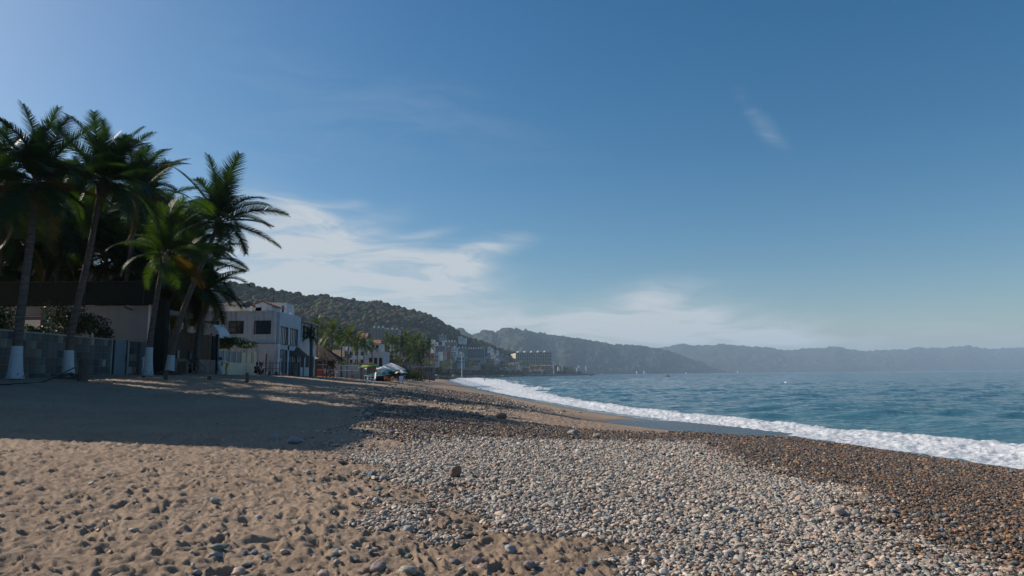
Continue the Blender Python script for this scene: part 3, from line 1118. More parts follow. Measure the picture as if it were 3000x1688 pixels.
t.l.new(c, p.inputs['Base Color'])
p.inputs['Roughness'].default_value = .9
bump(t, p, f, .5, .03)
M['whitewash'] = m


def frond_mesh(name, L, a0, a1, nl, lw, ll, sag, seed, side=0.0, mat=None, segs=2, twist=0.0):
    """one palm leaf: arched rib with narrow leaflets on both sides, base at the origin growing along +X"""
    r = random.Random(seed)
    mb = MB()
    n = 14
    pts = []
    p_ = Vector((0, 0, 0))
    for i in range(n + 1):
        q = i / n
        ang = R(a0 + (a1 - a0) * q ** 1.35)
        pts.append(p_.copy())
        p_ = p_ + Vector((math.cos(ang) * math.cos(side * q), math.cos(ang) * math.sin(side * q), math.sin(ang))) * (L / n)
    mb.tube(pts, [.035 * (1 - .85 * i / n) for i in range(n + 1)], 4)

    def rib(q):
        f_ = q * n
        i = min(int(f_), n - 1)
        return pts[i].lerp(pts[i + 1], f_ - i), (pts[i + 1] - pts[i]).normalized()
    for k in range(nl):
        q = .13 + .87 * (k + .5) / nl
        c0, d0 = rib(q)
        up = Vector((0, 0, 1))
        lat = d0.cross(up).normalized()
        nrm = lat.cross(d0).normalized()
        ln = ll * (math.sin(math.pi * (q * .80 + .14)) ** .7) * r.uniform(.85, 1.08)
        for sgn in (-1, 1):
            if r.random() < .03: continue
            fwd = .45 + .75 * q ** 2 + r.uniform(-.08, .08)
            dr = (lat * sgn * math.cos(twist * sgn) + nrm * (.22 + twist) + d0 * fwd).normalized()
            w = lw * r.uniform(.8, 1.15)
            pr = c0
            wv = d0 * w * .5
            vs = [c0 - wv, c0 + wv]
            dd = dr.copy()
            for s_ in range(segs):
                pr = pr + dd * (ln / segs)
                dd = (dd + Vector((0, 0, -sag * r.uniform(.7, 1.3)))).normalized()
                ww = wv * (1 - (s_ + 1) / segs) * .95
                if s_ == segs - 1:
                    vs.append(pr)
                else:
                    vs += [pr - ww * 1.4, pr + ww * 1.4]
            fs = []
            for s_ in range(segs - 1):
                fs.append((2 * s_, 2 * s_ + 1, 2 * s_ + 3, 2 * s_ + 2))
            fs.append((2 * segs - 2, 2 * segs - 1, 2 * segs))
            mb.add(vs, fs)
    me = mb.mesh(name)
    if mat: me.materials.append(mat)
    return me


def variants(mat, nm, L=3.7, lw=.052, ll=1.02, nl=74):
    out = []
    for k, (a0, a1, sag) in enumerate([(18, -50, .55), (10, -72, .8), (25, -28, .35), (5, -60, .9), (12, -85, .7), (20, -10, .3)]):
        out.append(frond_mesh(nm, L * (.92 + .05 * (k % 3)), a0, a1, nl, lw, ll, sag, 10 + k, side=(-.25, .3, .1, -.15, .2, 0)[k], mat=mat))
    return out


FG = variants(LG, 'palm_frond')
FB = variants(LB, 'sunlit_palm_frond')
FY = variants(LY, 'yellow_palm_frond')


def curve_pts(ctrl, n=26):
    """smooth line through control points (Catmull-Rom)"""
    P_ = [Vector(c) for c in ctrl]
    P_ = [P_[0] * 2 - P_[1]] + P_ + [P_[-1] * 2 - P_[-2]]
    out = []
    m_ = len(P_) - 3
    for i in range(n + 1):
        f_ = i / n * m_
        k = min(int(f_), m_ - 1)
        u = f_ - k
        a, b, c, d = P_[k:k + 4]
        out.append(.5 * ((2 * b) + (c - a) * u + (2 * a - 5 * b + 4 * c - d) * u * u + (3 * b - 3 * c + d - a) * u ** 3))
    return out


def palm(ctrl, label, fr=FG, nf=24, scale=1.0, r0=.24, paint=0.0, seed=0, yellow=3, group='tall coconut palms along the top of the beach', wind=0.0, lo=-38, name='coconut_palm'):
    """ctrl: world points of the trunk from the sand to the crown"""
    r = random.Random(seed)
    base = Vector(ctrl[0])
    root = empty(name, base, label, 'palm tree', group)
    pts = [p_ - base for p_ in curve_pts(ctrl, 40)]
    Ltot = sum((pts[i + 1] - pts[i]).length for i in range(40))
    rad = []
    for i in range(41):
        q = i / 40
        rr_ = r0 * .82 * (1 - .42 * q) + r0 * .55 * math.exp(-q * Ltot / .55)
        rad.append(rr_ * (1 + .035 * (-1) ** i))
    pts2 = [pts[0] + Vector((0, 0, -.5))] + pts
    MB().tube(pts2, [rad[0] * 1.1] + rad, 12).build('trunk', M['trunk'], root, True)
    if paint:
        k = max(2, int(paint / Ltot * 120))
        fp = curve_pts(ctrl, 120)[:k + 1]
        fp = [q - base for q in fp]
        fr_ = []
        for i in range(len(fp)):
            q = i / 120
            fr_.append(r0 * .82 * (1 - .42 * q) + r0 * .55 * math.exp(-q * Ltot / .55) + .022)
        MB().tube(fp, fr_, 14).build('whitewash_band', M['whitewash'], root, True)
    top = pts[-1]
    # fibrous crown shaft
    MB().lathe([(.10, -.9), (.26, -.55), (.30, -.2), (.18, .25), (.05, .5)], 9, tuple(top)).build('leaf_sheath', M['oldwood'], root, True)
    nf = int(nf * 1.28)
    for i in range(nf):
        q = i / (nf - 1)
        th = i * 2.39996 + r.uniform(-.3, .3)
        elv = 80 - (80 - lo) * q ** 1.0 + r.uniform(-9, 9)
        if wind:
            th += -math.sin(th) * wind
        v = r.choice(range(6)) if q > .25 else r.choice([2, 5, 0])
        meshes = FB if (fr is FG and .35 < q < .8 and r.random() < .22) else fr
        if i >= nf - yellow: meshes = FY
        f_ = link('frond', meshes[v], root, None, tuple(top + Vector((0, 0, .1))), None)
        f_.rotation_euler = (Matrix.Rotation(th, 3, 'Z') @ Matrix.Rotation(-R(elv), 3, 'Y') @ Matrix.Rotation(r.uniform(-.35, .35), 3, 'X')).to_euler()
        s_ = scale * 1.05 * r.uniform(.82, 1.12) * (.8 if q < .12 else 1)
        f_.scale = (s_, s_, s_)
    return root


def trunkline(pp, Y0, Y1=None):
    """trunk points from photograph pixels, first one on the sand"""
    Y1 = Y1 or Y0
    out = []
    for i, (px, py) in enumerate(pp):
        Y = Y0 + (Y1 - Y0) * i / (len(pp) - 1)
        q = at(px, py, Y)
        if i == 0: q.z = min(q.z, gz(q.x, q.y) + .05)
        out.append(q)
    return out


palm(trunkline([(44, 1099), (52, 1000), (66, 880), (90, 700), (104, 590), (106, 540)], 30.5), 'leftmost tall palm with a whitewashed trunk base in front of the stone tile wall', nf=25, r0=.255, paint=1.6, seed=1, wind=.25, scale=.92, yellow=3)
palm(trunkline([(200, 1093), (205, 1000), (228, 890), (262, 740), (285, 610), (300, 540)], 33.5), 'second tall palm with a curved trunk, white base and ragged brown crown shaft', nf=26, r0=.23, paint=1.5, seed=2, wind=.35, scale=.95, yellow=1)
palm(trunkline([(345, 1100), (352, 960), (380, 760), (398, 640), (405, 570)], 46), 'dark palm with its crown showing between the tall palms, behind the white wall', nf=24, r0=.22, seed=3, wind=.2, scale=1.05, yellow=2)
palm(trunkline([(433, 1101), (440, 1000), (458, 880), (474, 790), (482, 752)], 39), 'short bright green sunlit palm with a white flared base right of the dark pillar', fr=FB, nf=20, r0=.21, paint=1.45, seed=4, scale=.90, yellow=1, lo=-25)
palm(trunkline([(495, 1092), (508, 1010), (540, 900), (590, 780), (622, 700), (640, 655)], 42), 'leaning palm with a white base whose crown stands out against the sky on the right', nf=24, r0=.23, paint=1.35, seed=5, scale=1.05, wind=.1, yellow=1, lo=-30)
palm(trunkline([(576, 1030), (580, 990), (590, 920), (597, 880), (600, 855)], 50), 'low palm with drooping fronds before the old white house', nf=22, r0=.22, seed=6, scale=.95, yellow=4, lo=-55, group='palms behind the board fence')
palm(trunkline([(450, 1060), (468, 990), (490, 890), (498, 850)], 46), 'thin palm behind the board fence, just right of the short bright palm', nf=18, r0=.13, seed=7, scale=.85, yellow=6, lo=-55, group='palms behind the board fence')
palm(trunkline([(478, 1060), (488, 960), (505, 880), (530, 820)], 48), 'slender palm behind the fence with hanging yellow fronds near the leaning palm', nf=20, r0=.12, seed=8, scale=.95, yellow=6, lo=-60, group='palms behind the board fence')
BK = [(-20, 560, 900, 38, 'palm cut by the left edge of the photo behind the tallest palm'), (40, 720, 760, 50, 'dark background palm behind the trunk of the leftmost palm'),
      (150, 610, 900, 48, 'dark palm between the crowns of the two tallest palms'), (175, 740, 900, 54, 'low dark palm above the white parapet between the two tall trunks'),
      (260, 700, 900, 50, 'dark palm behind the curved trunk of the second palm'), (345, 760, 900, 52, 'dark palm with yellow lower fronds above the white wall'),
      (430, 640, 900, 54, 'shadowed palm behind the short bright palm'), (520, 740, 900, 54, 'shadowed palm right of the short bright palm'),
      (400, 820, 960, 50, 'low palm with golden hanging fronds beside the dark pillar'), (95, 790, 900, 56, 'low palm with golden fronds above the dark parapet'),
      (560, 800, 960, 52, 'yellowish low palm just left of the low drooping palm'), (10, 660, 900, 44, 'low dark palm at the left edge'),
      (90, 640, 900, 58, 'dark palm just right of the trunk of the leftmost palm'), (220, 600, 900, 60, 'dark palm between the crowns of the second palm and the tallest one'), (320, 680, 900, 60, 'dark palm right of the curved trunk'), (470, 700, 900, 62, 'dark palm behind the trunk tops of the right hand group'), (0, 790, 900, 46, 'lowest dark palm at the left edge over the parapet'),
      (560, 735, 900, 60, 'dark palm beneath the crown of the leaning palm')]
for i, (px, py, pb, Y, lab) in enumerate(BK):
    palm(trunkline([(px - 30 + 6 * (i % 5), 1090), (px - 16, (py + 1090) / 2), (px, py)], Y), lab, nf=24, r0=.2, seed=20 + i, scale=1.22, yellow=(5 if i in (5, 8, 9, 10) else 1), lo=-60, group='background palms behind the wall')


# palms further along the beach: one crown mesh each
def crown_mesh(name, seed, L, nf, nl, lw, ll, mat, lo=-50):
    r = random.Random(seed)
    V, Fc = [], []
    for i in range(nf):
        q = i / (nf - 1)
        me = frond_mesh('tmp', L * r.uniform(.85, 1.1), r.uniform(5, 22), r.uniform(-75, -25), nl, lw, ll, .6, seed * 50 + i, side=r.uniform(-.3, .3), segs=1)
        Mx = Matrix.Rotation(i * 2.4 + r.uniform(-.3, .3), 4, 'Z') @ Matrix.Rotation(-R(76 - (76 - lo) * q ** .8 + r.uniform(-8, 8)), 4, 'Y')
        b = len(V)
        V += [tuple(Mx @ v.co) for v in me.vertices]
        Fc += [tuple(b + k for k in pl.vertices) for pl in me.polygons]
        bpy.data.meshes.remove(me)
    me = bpy.data.meshes.new(name)
    me.from_pydata(V, [], Fc)
    me.materials.append(mat)
    me.update()
    return me


CR = [crown_mesh('crown', k, 3.2, 17, 15, .20, .95, (LM, LG, LM)[k % 3]) for k in range(3)]
CRF = [crown_mesh('far_crown', 9 + k, 3.4, 13, 6, .45, 1.1, LM, -40) for k in range(3)]


def midpalm(px, py, pyb, Y, label, crown, s_=1.0, r0=.10, group='', name='coconut_palm', lean=0.0, zb=None):
    s_ = s_ * (.74 if Y < 112 else .74 if Y < 260 else 1)
    top = at(px, py, Y)
    b = at(px - lean, pyb, Y)
    if zb is not None: b.z = zb
    elif Y < 250: b.z = gz(b.x, b.y)
    root = empty(name, b, label, 'palm tree', group)
    pts = curve_pts([Vector((0, 0, -.3)), Vector(((top.x - b.x) * .25, 0, (top.z - b.z) * .5)), top - b], 8)
    MB().tube(pts, [r0 * (1.25 - .5 * i / 8) for i in range(9)], 6).build('trunk', M['trunk'], root, True)
    c_ = link('crown', crown, root, None, tuple(top - b), (rnd.uniform(-.1, .1), rnd.uniform(-.1, .1), rnd.uniform(0, 6.28)), (s_,) * 3)
    return root


G1 = 'palms by the thatched bar'
midpalm(888, 972, 1098, 80, 'sunlit palm left of three beside the big thatched roof', CR[0], .62, group=G1)
midpalm(911, 985, 1098, 78, 'dark middle palm of three before the big thatched roof', CR[1], .72, r0=.2, group=G1)
midpalm(930, 952, 1092, 84, 'tallest thin palm of three beside the big thatched roof', CR[2], .70, group=G1, lean=4)
midpalm(974, 975, 1092, 90, 'big bushy palm standing over the volleyball net', CR[0], 1.05, group=G1, lean=6)
midpalm(951, 1005, 1092, 100, 'lower palm left of the bushy palm over the net', CR[2], .85, group=G1)
midpalm(1000, 990, 1092, 98, 'palm right behind the bushy palm over the net', CR[1], .85, group=G1)
midpalm(1024, 988, 1088, 95, 'palm with a pale leaning trunk above the right end of the net', CR[0], .95, group=G1, lean=9)
midpalm(1046, 1003, 1088, 102, 'palm with golden fronds under the red tiled roof', CR[2], .9, group=G1)
midpalm(1066, 1008, 1088, 106, 'palm just right of the red tiled roof over the striped umbrella', CR[1], .9, group=G1)
midpalm(1090, 1018, 1090, 122, 'small palm in front of the second red roof', CR[0], .8, group=G1)
G2 = 'palm grove behind the umbrellas'
for i, (px, py, s_) in enumerate([(1137, 996, .95), (1150, 1000, .8), (1161, 1000, .9), (1188, 988, 1.15), (1180, 1000, .9), (1211, 1000, 1.1), (1233, 1005, 1.15), (1257, 1012, 1.0), (1130, 1022, 1.1), (1118, 1028, .9),
                                  (1175, 1022, 1.1), (1196, 1020, 1.0), (1219, 1026, 1.05), (1240, 1030, .9), (1199, 1045, 1.1), (1160, 1040, 1.0), (1225, 1052, .8), (1145, 1052, .7)]):
    midpalm(px, py, 1092, 165 + (i % 4) * 6, ['crown at the left end of the grove', 'small crown second from the left of the grove', 'crown third from the left of the grove', 'highest crown of the grove', 'crown tucked left under the highest one',
             'crown right of the highest one', 'big crown second from the right end', 'crown at the right end with fronds against the town', 'dark broad crown low at the left of the grove', 'lowest leftmost crown beside the white garage',
             'lower crown beneath the middle of the grove', 'lower crown below the highest palm', 'lower crown below the big right crown', 'small low crown at the right of the grove', 'sunlit low palm in the middle above the white umbrella',
             'low palm behind the white umbrella', 'short palm at the right foot of the grove', 'short palm at the left foot of the grove'][i] + ', palm behind the umbrellas', CR[i % 3], s_ * 1.15, group=G2, lean=rnd.uniform(-3, 3))
def prom(px):
    return float(np.interp(px, [1240, 1262, 1300, 1350, 1400, 1500, 1600, 1700], [400, 440, 590, 720, 800, 970, 1170, 1450]))


G3 = 'small palms in rows along the far promenade'
for i in range(76):
    px = 1250 + i * 4.7 + rnd.uniform(-2, 2)
    Y = prom(px) + rnd.uniform(-12, 12)
    top = 1068 + 4.0 * i / 76 + rnd.uniform(-7, 7)
    midpalm(px, top, 1092, Y, 'small palm standing in the long row along the promenade beneath the hillside town', CRF[i % 3], 1.15, r0=.28, group=G3, zb=2.4)
for i, (px, py) in enumerate([(1690 - 1.0 * k, 1086 - 1.4 * k % 9) for k in range(0, 60, 5)]):
    midpalm(px - 8, py - 2 * (i > 2), 1096, 1620, 'dark tree on the rocky tip of the headland', CRF[i % 3], 2.0, r0=.4, group='trees on the tip of the headland', name='headland_tree', zb=2.0)


# leafy shrubs
def shrub(c, rx, ry, rz_, n, mats, label, group=None, name='shrub', cat='shrub', leaf=.07, seed=0):
    r = random.Random(seed)
    root = empty(name, c, label, cat, group)
    mb = MB()
    lumps = [(r.uniform(-.6, .6), r.uniform(-.6, .6), r.uniform(-.2, .5), r.uniform(.35, .6)) for _ in range(9)]
    for _ in range(n):
        lx, ly, lz, lr = r.choice(lumps)
        d = Vector((r.gauss(0, 1), r.gauss(0, 1), r.gauss(0, 1))).normalized() * lr * r.uniform(.6, 1.05)
        p_ = Vector(((lx + d.x) * rx, (ly + d.y) * ry, max(0, (lz + d.z + .5)) * rz_))
        u = Vector((r.gauss(0, 1), r.gauss(0, 1), r.gauss(0, 1))).normalized() * leaf * r.uniform(.7, 1.5)
        v = Vector((r.gauss(0, 1), r.gauss(0, 1), r.gauss(0, 1))).normalized().cross(u).normalized() * leaf * .5
        mb.add([p_ - u, p_ + v, p_ + u, p_ - v], [(0, 1, 2, 3)])
    f_ = mb.build('foliage', mats, root)
    s_ = MB()
    for k in range(5):
        a = r.uniform(0, 6.28)
        s_.tube([(0, 0, -.2), (math.cos(a) * rx * .3, math.sin(a) * ry * .3, rz_ * .5), (math.cos(a) * rx * .55, math.sin(a) * ry * .55, rz_ * .9)], [.03, .02, .008], 4)
    s_.build('stem', M['oldwood'], root)
    return root
# ================================================================== LEFT-HAND PLOTS
WX = -23.5                                        # garden walls run along this line beside the beach
# retaining wall faced with square stone tiles
wroot = empty('stone_tile_wall', (WX, 25, 3.0), 'garden wall faced with mottled square stone tiles behind the two leftmost palms', 'wall')
MB().box(-.35, -.03, -3, 15.3, -1.0, 2.2).build('wall_core', M['concrete'], wroot)
MB().box(-.35, -.03, 16.75, 18.1, -1.0, 2.2).build('wall_core', M['concrete'], wroot)
MB().box(-.38, .03, -3, 15.35, 2.2, 2.27).build('coping', M['concrete'], wroot)
TM = [stonemat('wall_tile_slate', (.07, .08, .085)), stonemat('wall_tile_rust', (.10, .07, .05)), stonemat('wall_tile_sand', (.14, .12, .095)), stonemat('wall_tile_green', (.08, .09, .08)),
      stonemat('wall_tile_pale', (.18, .17, .15)), stonemat('wall_tile_grey', (.11, .11, .11)), stonemat('wall_tile_dark', (.045, .045, .05))]
TMe = []
for k in range(7):
    mb = MB().box(0, .035, 0, .385, 0, .385)
    me = mb.mesh('wall_tile')
    me.materials.append(TM[k])
    TMe.append(me)
yy = -1.5
while yy < 18.0:
    if not (15.0 < yy < 16.7):
        for r_ in range(6):
            if rnd.random() < .02: continue
            ti = link('tile', TMe[rnd.choice([0, 0, 1, 2, 3, 5, 5, 6, 4])], wroot, None, (-.03 + rnd.uniform(0, .012), yy, -.13 + r_ * .395), (0, 0, 0))
    yy += .395
# door in the wall
dr = empty('garden_door', (WX + .02, 41.0 - .6, 3.1), 'plain white garden door with a long handle at the end of the tiled wall', 'door')
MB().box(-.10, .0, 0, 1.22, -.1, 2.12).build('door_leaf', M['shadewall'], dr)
MB().box(-.12, .03, -.10, 0, -.1, 2.16).box(-.12, .03, 1.22, 1.32, -.1, 2.16).build('door_frame', M['frame'], dr)
MB().tube([(.02, 1.05, .85), (.08, 1.05, .87), (.08, 1.05, 1.25), (.02, 1.05, 1.27)], .014, 5).build('handle', M['frame'], dr)
for i, (px, py, Y, lab) in enumerate([(133, 960, 32.6, 'short white pipe post on the tiled wall between the two left palms'), (297, 978, 38.5, 'short white pipe post on the tiled wall near the white door')]):
    q = at(px, 985, Y)
    o = MB().tube([(0, 0, -.1), (0, 0, .42)], .045, 8).lathe([(.0, .46), (.06, .44), (.06, .40), (.0, .40)], 8).build('wall_post', M['white'], None, loc=(WX - .18, q.y, 5.27))
    tag(o, lab, 'post', 'white posts on the tiled wall')

# white building with the dark cloth screen above
b1 = empty('beach_club_building', (-35, 43.2, 3.0), 'long white flat building with a dark green screened parapet behind the leftmost palms', 'building')
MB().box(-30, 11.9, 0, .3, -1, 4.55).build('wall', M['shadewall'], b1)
MB().box(11.9, 12.02, -.02, .3, -1, 4.6).build('corner_trim', M['white'], b1)
mb = MB().box(-30, 12.3, -.25, .2, 4.62, 6.05)
mb.build('screen_cloth', M['tarp'], b1)
for k in range(12):
    MB().tube([(-29 + k * 3.7, -.30, 4.55), (-29 + k * 3.7, -.30, 6.12)], .03, 6).build('screen_post', M['frame'], b1)
MB().box(-30, 12.3, -.28, -.26, 6.06, 6.10).build('screen_rail', M['frame'], b1)
MB().box(12.35, 13.05, -.05, .4, -1, 4.9).build('pillar', M['tarp'], b1)
MB().box(-30, 12.0, .3, 6, 4.2, 4.5).build('roof_slab', M['concrete'], b1)
# flood light on the white wall
fl = empty('wall_lamp', at(381, 906, 42.9), 'small dark flood lamp fixed high at the right end of the white wall', 'lamp')
MB().box(-.02, .04, -.02, .25, -.04, .04).build('bracket', M['frame'], fl)
MB().box(-.25, .06, -.28, -.04, -.02, .06).build('lamp_head', M['frame'], fl, rot=(0, .4, 0))
# notice board
q = at(88, 948, 42.6)
nb = empty('notice_board', (q.x, 42.7, q.z), 'notice board with a red frame and a blue header on the white wall', 'sign')
MB().box(-.62, .62, -.05, 0, -.8, .46).build('board', M['cwhite'], nb)
MB().box(-.60, .60, -.062, -.052, .22, .44).build('header', M['blueboard'], nb)
MB().box(-.66, .66, -.08, -.02, .46, .52).box(.62, .67, -.08, -.02, -1.2, .52).box(-.67, -.62, -.08, -.02, -1.2, .52).build('board_frame', M['red'], nb)
for k in range(5):
    MB().box(-.5, .5 - .12 * (k % 3), -.062, -.056, .08 - k * .13, .11 - k * .13).build('text_line', M['farblue'], nb)
LD = [leafmat('hedge_leaf', (.012, .022, .010), (.025, .040, .016), (1.2, 1.5, .6)), ]
shrub(at(190, 1000, 37.5) + Vector((0, 0, .1)), 1.5, 1.0, 1.55, 1900, LD[0], 'dark bush above the tiled wall left of the second palm', 'bushes behind the tiled wall', seed=3)
shrub(at(258, 1004, 38.5) + Vector((-.4, 0, .1)), 1.5, 1.0, 1.25, 1900, LD[0], 'dark rounded bush above the tiled wall right of the second palm', 'bushes behind the tiled wall', seed=4)
shrub(at(312, 1010, 40) + Vector((-.3, 0, .2)), .7, .6, .6, 600, LD[0], 'small dark bush nearest the white garden door', 'bushes behind the tiled wall', seed=5)
shrub(at(10, 985, 33.5) + Vector((-1, 0, .1)), 1.7, 1.0, 1.2, 1900, LD[0], 'dark hedge above the tiled wall at the left edge', 'bushes behind the tiled wall', seed=6)
shrub(at(62, 990, 34.5) + Vector((-1, 0, .1)), .9, .8, .9, 900, LD[0], 'small dark bush half hiding the notice board', 'bushes behind the tiled wall', seed=8)
shrub(at(135, 1000, 36) + Vector((-.5, 0, .1)), .9, .8, .6, 900, LD[0], 'low dark bush beside the white pipe post', 'bushes behind the tiled wall', seed=9)

# white house behind the parapet with railing
b2 = empty('upper_terrace_house', (-58.5, 62, 3), 'pale house with a curved wall and balcony railing above the dark screened parapet', 'building')
q0, q1 = at(-60, 770, 62), at(265, 830, 62)
MB().box(-6, 20.5, 0, 6, 0, q1.z - 3).build('wall', M['bluewhite'], b2)
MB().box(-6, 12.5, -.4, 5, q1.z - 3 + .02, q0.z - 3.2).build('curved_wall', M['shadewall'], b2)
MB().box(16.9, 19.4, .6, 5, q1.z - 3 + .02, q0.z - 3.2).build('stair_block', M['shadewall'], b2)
zt = q1.z - 3
for k in range(7):
    MB().box(13.6 + k * .45, 13.66 + k * .45, -.05, .02, zt, zt + 1.5).build('railing_post', M['plastic'], b2)
MB().box(13.5, 16.4, -.02, .0, zt + .1, zt + 1.4).build('railing_glass', M['glass'], b2)
b2b = empty('dark_roof_building', (-28, 70, 3), 'dark brown tiled roof corner showing behind the low palm fronds', 'building')
qa, qb = at(690, 874, 76), at(703, 893, 76)
MB().add([(qa.x - 2 + 28, 6, qb.z - 3), (qb.x + 28, 6, qb.z - 3), (qb.x + 28, 12, qb.z - 3), (qa.x - 2 + 28, 12, qb.z - 3), (qa.x - 1 + 28, 9, qa.z - 3), (qa.x + 28.3, 9, qa.z - 3)],
         [(0, 1, 5, 4), (1, 2, 5), (2, 3, 4, 5), (3, 0, 4), (3, 2, 1, 0)]).build('roof', M['oldwood'], b2b)
MB().box(qa.x + 23.6, qb.x + 27.6, 6.4, 11.6, 0, qb.z - 3.02).build('wall', M['oldwhite'], b2b)

# low render wall with brown board fence on it
fr = empty('board_fence', (WX, 43.9, 3.0), 'tall brown board fence on a dusty pink wall behind the leaning palm', 'fence')
MB().box(-.3, 0, 0, 10.6, -1.2, 1.32).build('base_wall', M['adobe'], fr)
me = MB().box(-.06, -.02, 0, .205, 0, 1.92).mesh('board')
me.materials.append(M['wood'])
k = 0
while k * .218 < 9.4:
    link('board', me, fr, None, (rnd.uniform(-.02, .0), .1 + k * .218, 1.32), None, (1, 1, rnd.uniform(.96, 1.02)))
    k += 1
for k in range(5):
    MB().box(-.16, -.07, .05 + k * 2.4, .17 + k * 2.4, 1.3, 3.4).build('fence_post', M['frame'], fr)
MB().box(-.13, -.065, 0, 9.6, 1.75, 1.85).box(-.13, -.065, 0, 9.6, 2.8, 2.9).build('fence_rail', M['wood'], fr)
MB().box(-.3, .02, 9.65, 10.55, 1.33, 3.2).build('gate_panel', M['tarp'], fr)
MB().box(-.1, .12, 10.4, 10.65, 0, 3.35).build('gate_post', M['frame'], fr)
# small pale panels hung on the fence
for i, (px, py) in enumerate([(450, 1029), (476, 1034), (524, 1038), (560, 1042)]):
    X = WX + .08
    Y = X / ((px - 1500) / F) * 1.0
    q = at(px, py, Y)
    o = MB().box(0, .03, -.12, .12, -.28, .28).build('pale_panel', M['concrete'], None, loc=(X, Y, q.z))
    tag(o, ['pale panel on the fence beside the short palm base', 'pale panel on the fence between the two whitewashed trunks', 'pale panel on the fence right of the leaning palm', 'faint pale panel on the fence above the stair rail'][i], 'panel', 'pale panels on the board fence')
# stair rail
st_ = empty('stair_railing', (WX + .5, 48.2, 3.1), 'dark metal stair railing descending to the sand in front of the fence', 'railing')
for k in range(7):
    z0 = 1.9 - k * .21
    MB().tube([(.1 + .0 * k, k * .45, -.1), (.1, k * .45, z0)], .018, 5).build('baluster', M['frame'], st_)
MB().tube([(.1, -.4, 1.95), (.1, 0, 1.9), (.1, 2.7, .64)], .03, 6).build('handrail', M['frame'], st_)
MB().tube([(.1, 0, 1.2), (.1, 2.7, .2)], .02, 6).build('lower_rail', M['frame'], st_)
for k in range(5):
    MB().box(-.45, .05, k * .55, k * .55 + .55, -.2, 1.0 - k * .2).build('step', M['adobe'], st_)

# leaning board, blue above, pale below
bd = empty('leaning_board', at(641, 1096, 54.2), 'blue and pale paddle board leaning against the dark gate post', 'board')
MB().tube([(-.25, .3, 1.0), (-.36, .3, 2.3)], [.14, .09], 8).build('blue_board', M['blueboard'], bd)
MB().tube([(.1, .3, -.1), (-.25, .3, 1.0)], [.16, .15], 8).build('pale_board', M['farblue'], bd)

# yellowish balustrade wall
bw = empty('balustrade_wall', (WX, 54.8, 3.0), 'cream wall with square openings and slender posts left of the old white house', 'wall')
MB().box(-.3, 0, 0, 8.0, -1, 1.18).build('base_wall', M['cream'], bw)
MB().box(-.3, 0, 7.45, 8.0, 1.18, 2.25).build('end_pier', M['cream'], bw)
for k in range(7):
    MB().box(-.16, -.06, .05 + k * 1.2, .17 + k * 1.2, 1.18, 2.32).build('slender_post', M['cream'], bw)
MB().box(-.20, -.17, .0, 7.45, 1.18, 2.12).build('screen_panel', M['greywall'], bw)
MB().box(-.19, -.165, 5.0, 7.4, 1.20, 2.1).build('cream_panel', M['cream'], bw)
shrub(at(690, 1022, 58.5) + Vector((-.6, 0, .1)), 1.9, 2.2, .75, 2600, LB, 'sunlit green creeper hanging over the cream balustrade wall', None, name='creeper', cat='plant', seed=12, leaf=.10)

# the old white house
hx0, hx1 = at(560, 900, 68).x, at(809, 900, 68).x
zt = at(809, 914, 68).z - 3
zm = at(809, 1008, 68).z - 3
ox = hx1
oh = empty('old_white_house', (ox, 68, 3.0), 'old stained white two storey house with square dark windows', 'house')
Wd = hx1 - hx0
wins = []
for (a, b, c_, d) in [(594, 640, 942, 975), (672, 712, 942, 976), (747, 792, 941, 977)]:
    p0, p1 = at(a, d, 68), at(b, c_, 68)
    wins.append((p0.x - ox, p1.x - ox, p0.z - 3, p1.z - 3))
xs = [-Wd] + [v for w in wins for v in w[:2]] + [0]
for i in range(0, len(xs) - 1, 2):
    MB().box(xs[i], xs[i + 1], 0, .3, zm, zt).build('wall', M['oldwhite'], oh)
for (a, b, c_, d) in wins:
    MB().box(a, b, 0, .3, zm, c_).box(a, b, 0, .3, d, zt).build('wall', M['oldwhite'], oh)
    w_ = MB().box(a - .08, b + .08, -.05, .02, c_ - .08, c_).box(a - .08, b + .08, -.05, .02, d, d + .06).box(a - .08, a, -.05, .02, c_, d).box(b, b + .08, -.05, .02, c_, d).build('window', M['frame'], oh)
    MB().box(a, b, .14, .18, c_, d).build('pane', M['glass'], w_)
    MB().box((a + b) / 2 - .03, (a + b) / 2 + .03, .10, .13, c_, d).box(a, b, .10, .13, (c_ + d) / 2 - .03, (c_ + d) / 2 + .03).build('window_bar', M['frame'], w_)
MB().box(-Wd, .45, -.35, .3, -.5, zm).build('lower_wall', M['oldwhite'], oh)
MB().box(-Wd, .5, -.42, 0, zm, zm + .09).build('ledge', M['greywall'], oh)
MB().box(-Wd, 0, .3, 7.2, 0, zt - .35).build('inner_block', M['dark'], oh)
MB().box(-Wd, .05, -.05, 7.3, zt, zt + .12).build('roof_edge', M['oldwhite'], oh)
# sea side wall with tall glazing
gy0, gy1 = .5, 6.6
MB().box(0.02, .3, .3, 7.2, zt - 1.35, zt).box(0.02, .3, .3, .62, 0, zt - 1.35).box(.02, .3, 3.05, 3.5, 0, zt - 1.35).box(.02, .3, 6.3, 7.2, 0, zt - 1.35).box(.02, .3, .62, 6.3, zm - .5, zm - .02).build('side_wall', M['bluewhite'], oh)
for (a, b) in ((.62, 3.05), (3.5, 6.3)):
    for (c_, d) in ((zm, zt - 1.36), (.2, zm - .52)):
        w_ = MB().box(.18, .27, a, b, c_, c_ + .08).box(.18, .27, a, b, d - .08, d).build('glazing_frame', M['frame'], oh)
        MB().box(.12, .15, a, b, c_ + .08, d - .08).build('pane', M['bglass'], w_)
        for k in range(6):
            yk = a + (b - a) * k / 5
            MB().box(.19, .26, yk - .03, yk + .03, c_ + .08, d - .08).build('mullion', M['frame'], w_)
